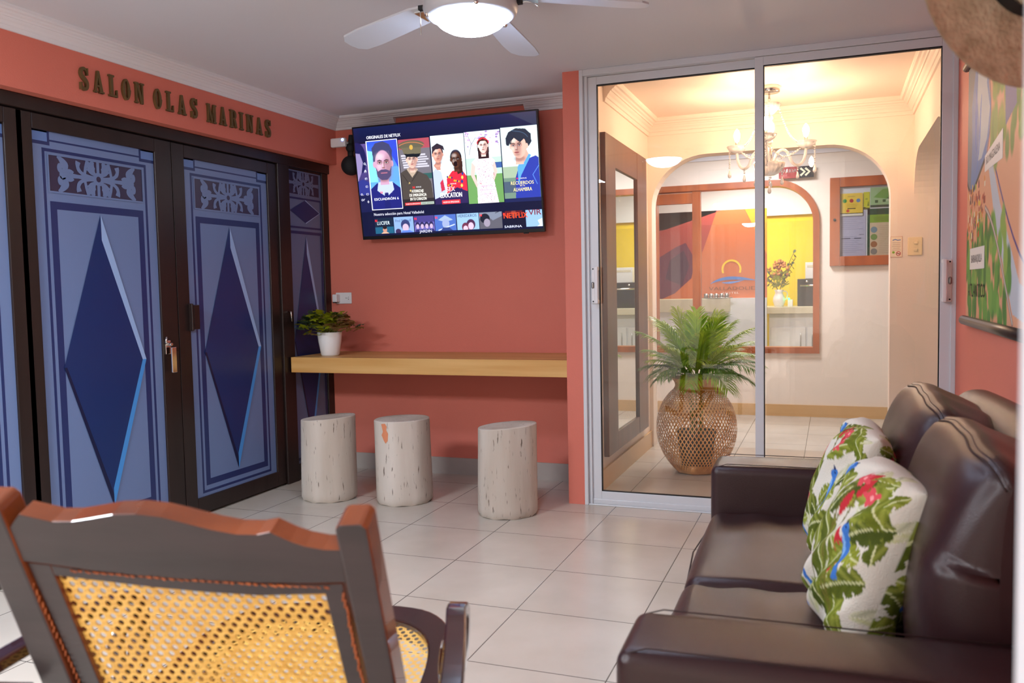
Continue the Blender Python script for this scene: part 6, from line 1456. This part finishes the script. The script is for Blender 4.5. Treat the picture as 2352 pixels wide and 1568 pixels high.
# frayed cane binding in the groove between the crest and the frame
mb = MB(); rnd = random.Random(6)
for i in range(34):
    u = -0.20+0.38*i/33; a = -0.135-0.022*math.sin(PI*min(1, max(0, (u+0.27)/0.48))*0.5)-0.003; mb.tube([BK(u, a, -0.001), BK(u+rnd.uniform(0.006, 0.012), a-rnd.uniform(-0.001, 0.002), 0.0015)], rnd.uniform(0.0008, 0.0018), 5)
mb.build('cane_binding', 'redwood', t); mb = MB()
for i in range(26):
    a = -0.17-0.3*i/25; u = 0.206+0.004*i/25; mb.tube([BK(u, a, -0.002), BK(u+rnd.uniform(-0.003, 0.003), a-0.012, 0.002)], 0.0016, 5)
mb.build('cane_binding', 'redwood', t); mb = MB()
for i in range(26):
    a = -0.17-0.3*i/25; u = -0.268+0.02*i/25; mb.tube([BK(u, a, -0.002), BK(u+rnd.uniform(-0.002, 0.002), a-0.008, 0.002)], 0.0012, 5)
mb.build('cane_binding', 'redwood', t)
# seat: D-shaped frame with cane, rising slightly to the front
def SZ(y): return 0.415+0.055*min(1, max(0, y/0.55))
cxs = -0.034
def outline(k, n=30):
    pts = [(cxs-0.235*k, 0.02/k if k < 1 else 0.0)]
    for i in range(n+1):
        th = PI-PI*i/n; x = cxs+(0.285*k)*math.copysign(abs(math.cos(th))**0.55, math.cos(th)); y = 0.20+(0.375*k+ (k-1)*0.03)*abs(math.sin(th))**0.62
        pts.append((x, y))
    pts.append((cxs+0.235*k, 0.02/k if k < 1 else 0.0)); return pts
o_, i_ = outline(1.0), outline(0.84); n = len(o_); mb = MB()
vs = [(x, y, SZ(y)+0.014) for x, y in o_]+[(x, y, SZ(y)+0.014) for x, y in i_]+[(x, y, SZ(y)-0.03) for x, y in o_]+[(x, y, SZ(y)-0.03) for x, y in i_]
fs = []
for i in range(n):
    j = (i+1) % n; fs += [(i, i+n, j+n, j), (i+2*n, j+2*n, j+3*n, i+3*n), (i, j, j+2*n, i+2*n), (i+n, i+3*n, j+3*n, j+n)]
mb.add(vs, fs).build('seat_frame', 'lacquer', t, bevel=0.004)
mb = MB(); cy = 0.25; vs = [(cxs, cy, SZ(cy)-0.006)]; i2 = outline(0.86)
rings = 8
vs = []; uv = []
for r_ in range(rings+1):
    k = r_/rings
    for x, y in i2:
        X, Y = cxs+(x-cxs)*k, cy+(y-cy)*k; vs.append((X, Y, SZ(Y)+0.002-0.010*(1-k*k))); uv.append((X, Y))
n = len(i2); mb.add(vs, [(a*n+i, (a+1)*n+i, (a+1)*n+(i+1) % n, a*n+(i+1) % n) for a in range(rings) for i in range(n)], smooth=True); mb.uv = uv
mb.build('cane_seat', 'cane', t)
# arms with scrolled fronts
def bar(path, w, h, mb):
    """flat bar swept along a path; w across (x), h thickness"""
    P = [Vector(p) for p in path]; vs = []; n = len(P)
    for i, p_ in enumerate(P):
        d = (P[min(i+1, n-1)]-P[max(i-1, 0)]).normalized(); s = Vector((1, 0, 0)); s = (s-d*s.dot(d)).normalized(); u = s.cross(d).normalized()
        ww = w[i] if isinstance(w, list) else w
        for a, b in ((-1, -1), (1, -1), (1, 1), (-1, 1)): vs.append(p_+s*(a*ww/2)+u*(b*h/2))
    fs = [(i*4+k, i*4+(k+1) % 4, (i+1)*4+(k+1) % 4, (i+1)*4+k) for i in range(n-1) for k in range(4)]+[(3, 2, 1, 0), tuple((n-1)*4+k for k in range(4))]
    mb.add(vs, fs, smooth=False)
for s in (1, -1):
    X_ = lambda x: cxs+s*x
    mb = MB()
    arm_path = bez((X_(0.384), -0.150, 0.598), (X_(0.376), -0.05, 0.612), (X_(0.352), 0.08, 0.622), (X_(0.330), 0.185, 0.622), 10)
    scroll = bez((X_(0.330), 0.185, 0.622), (X_(0.325), 0.245, 0.622), (X_(0.322), 0.262, 0.600), (X_(0.320), 0.260, 0.560), 8)[1:]+bez((X_(0.320), 0.260, 0.560), (X_(0.318), 0.255, 0.50), (X_(0.31), 0.225, 0.47), (X_(0.30), 0.20, 0.435), 8)[1:]
    bar(arm_path+scroll, 0.036, 0.022, mb); mb.tube([(X_(0.285), -0.085, 0.585), (X_(0.375), -0.105, 0.592)], 0.012, 10); mb.build('armrest', 'lacquer', t, bevel=0.004)
    mb = MB(); bar(bez((X_(0.320), 0.250, 0.545), (X_(0.320), 0.20, 0.60), (X_(0.315), 0.155, 0.56), (X_(0.312), 0.180, 0.505), 10)+bez((X_(0.312), 0.18, 0.505), (X_(0.31), 0.19, 0.48), (X_(0.305), 0.17, 0.45), (X_(0.300), 0.13, 0.43), 6)[1:], 0.028, 0.018, mb)
    mb.build('arm_scroll', 'lacquer', t, bevel=0.003)
    # legs and rocker
    MB().tube([(X_(0.255), 0.40, SZ(0.4)-0.01), (X_(0.262), 0.42, 0.30), (X_(0.268), 0.44, 0.075)], [0.021, 0.024, 0.017], 12).build('leg', 'chairwood', t)
    MB().tube([(X_(0.245), 0.015, 0.40), (X_(0.255), 0.0, 0.25), (X_(0.268), -0.03, 0.055)], [0.021, 0.023, 0.017], 12).build('leg', 'chairwood', t)
    mb = MB(); bar([(X_(0.270), 0.18+1.35*math.sin(th), 0.022+1.35*(1-math.cos(th))) for th in [math.radians(-25+50*i/16) for i in range(17)]], 0.032, 0.040, mb); mb.build('rocker', 'chairwood', t, bevel=0.004)
MB().tube([(cxs-0.26, 0.41, 0.26), (cxs+0.26, 0.41, 0.26)], 0.013, 10).build('stretcher', 'chairwood', t)
MB().tube([(cxs-0.25, 0.0, 0.24), (cxs+0.25, 0.0, 0.24)], 0.013, 10).build('stretcher', 'chairwood', t)

# ------------------------------------------------------------------ straw hat hanging near the camera at the upper right
HD = 1.3
fwv, rtv, upv = Vector(FW), Vector(RT), Vector(UP)
hc = Vector((0.277, 1.49, 1.665))
nrm = Vector((0.45, -0.86, -0.05)).normalized()      # brim faces back into the near part of the lounge
t = thing('straw_hat', 'wide-brimmed woven straw hat hanging at the top right corner', 'hat', hc)
q_ = nrm.to_track_quat('Z', 'Y').to_matrix()
def H_(mb): mb.v = [tuple(q_@Vector(v)) for v in mb.v]; return mb
H_(MB().lathe([(0.083, 0.004), (0.12, 0.0), (0.155, 0.002), (0.184, 0.010), (0.190, 0.016), (0.184, 0.013), (0.155, 0.006), (0.12, 0.004), (0.083, 0.008)], n=56)).build('brim', 'straw', t)
H_(MB().lathe([(0.084, 0.004), (0.080, 0.05), (0.072, 0.095), (0.055, 0.112), (0.0, 0.116)], n=48)).build('crown', 'straw', t)
H_(MB().lathe([(0.0855, 0.008), (0.0845, 0.035)], n=48)).build('hat_band', 'blackmat', t)
o = MB().tube([(0.09, 0.03, 0.04), (0.16, 0.0, 0.09), (XR-0.277, 0.0, 0.10)], 0.006, 8).tube([(XR-0.277-0.012, 0, 0.10), (XR-0.277, 0, 0.10)], 0.03, 16).build('wall_hook', 'steel', loc=tuple(hc))
tag(o, 'metal hook on the right wall carrying the straw hat', 'hook')
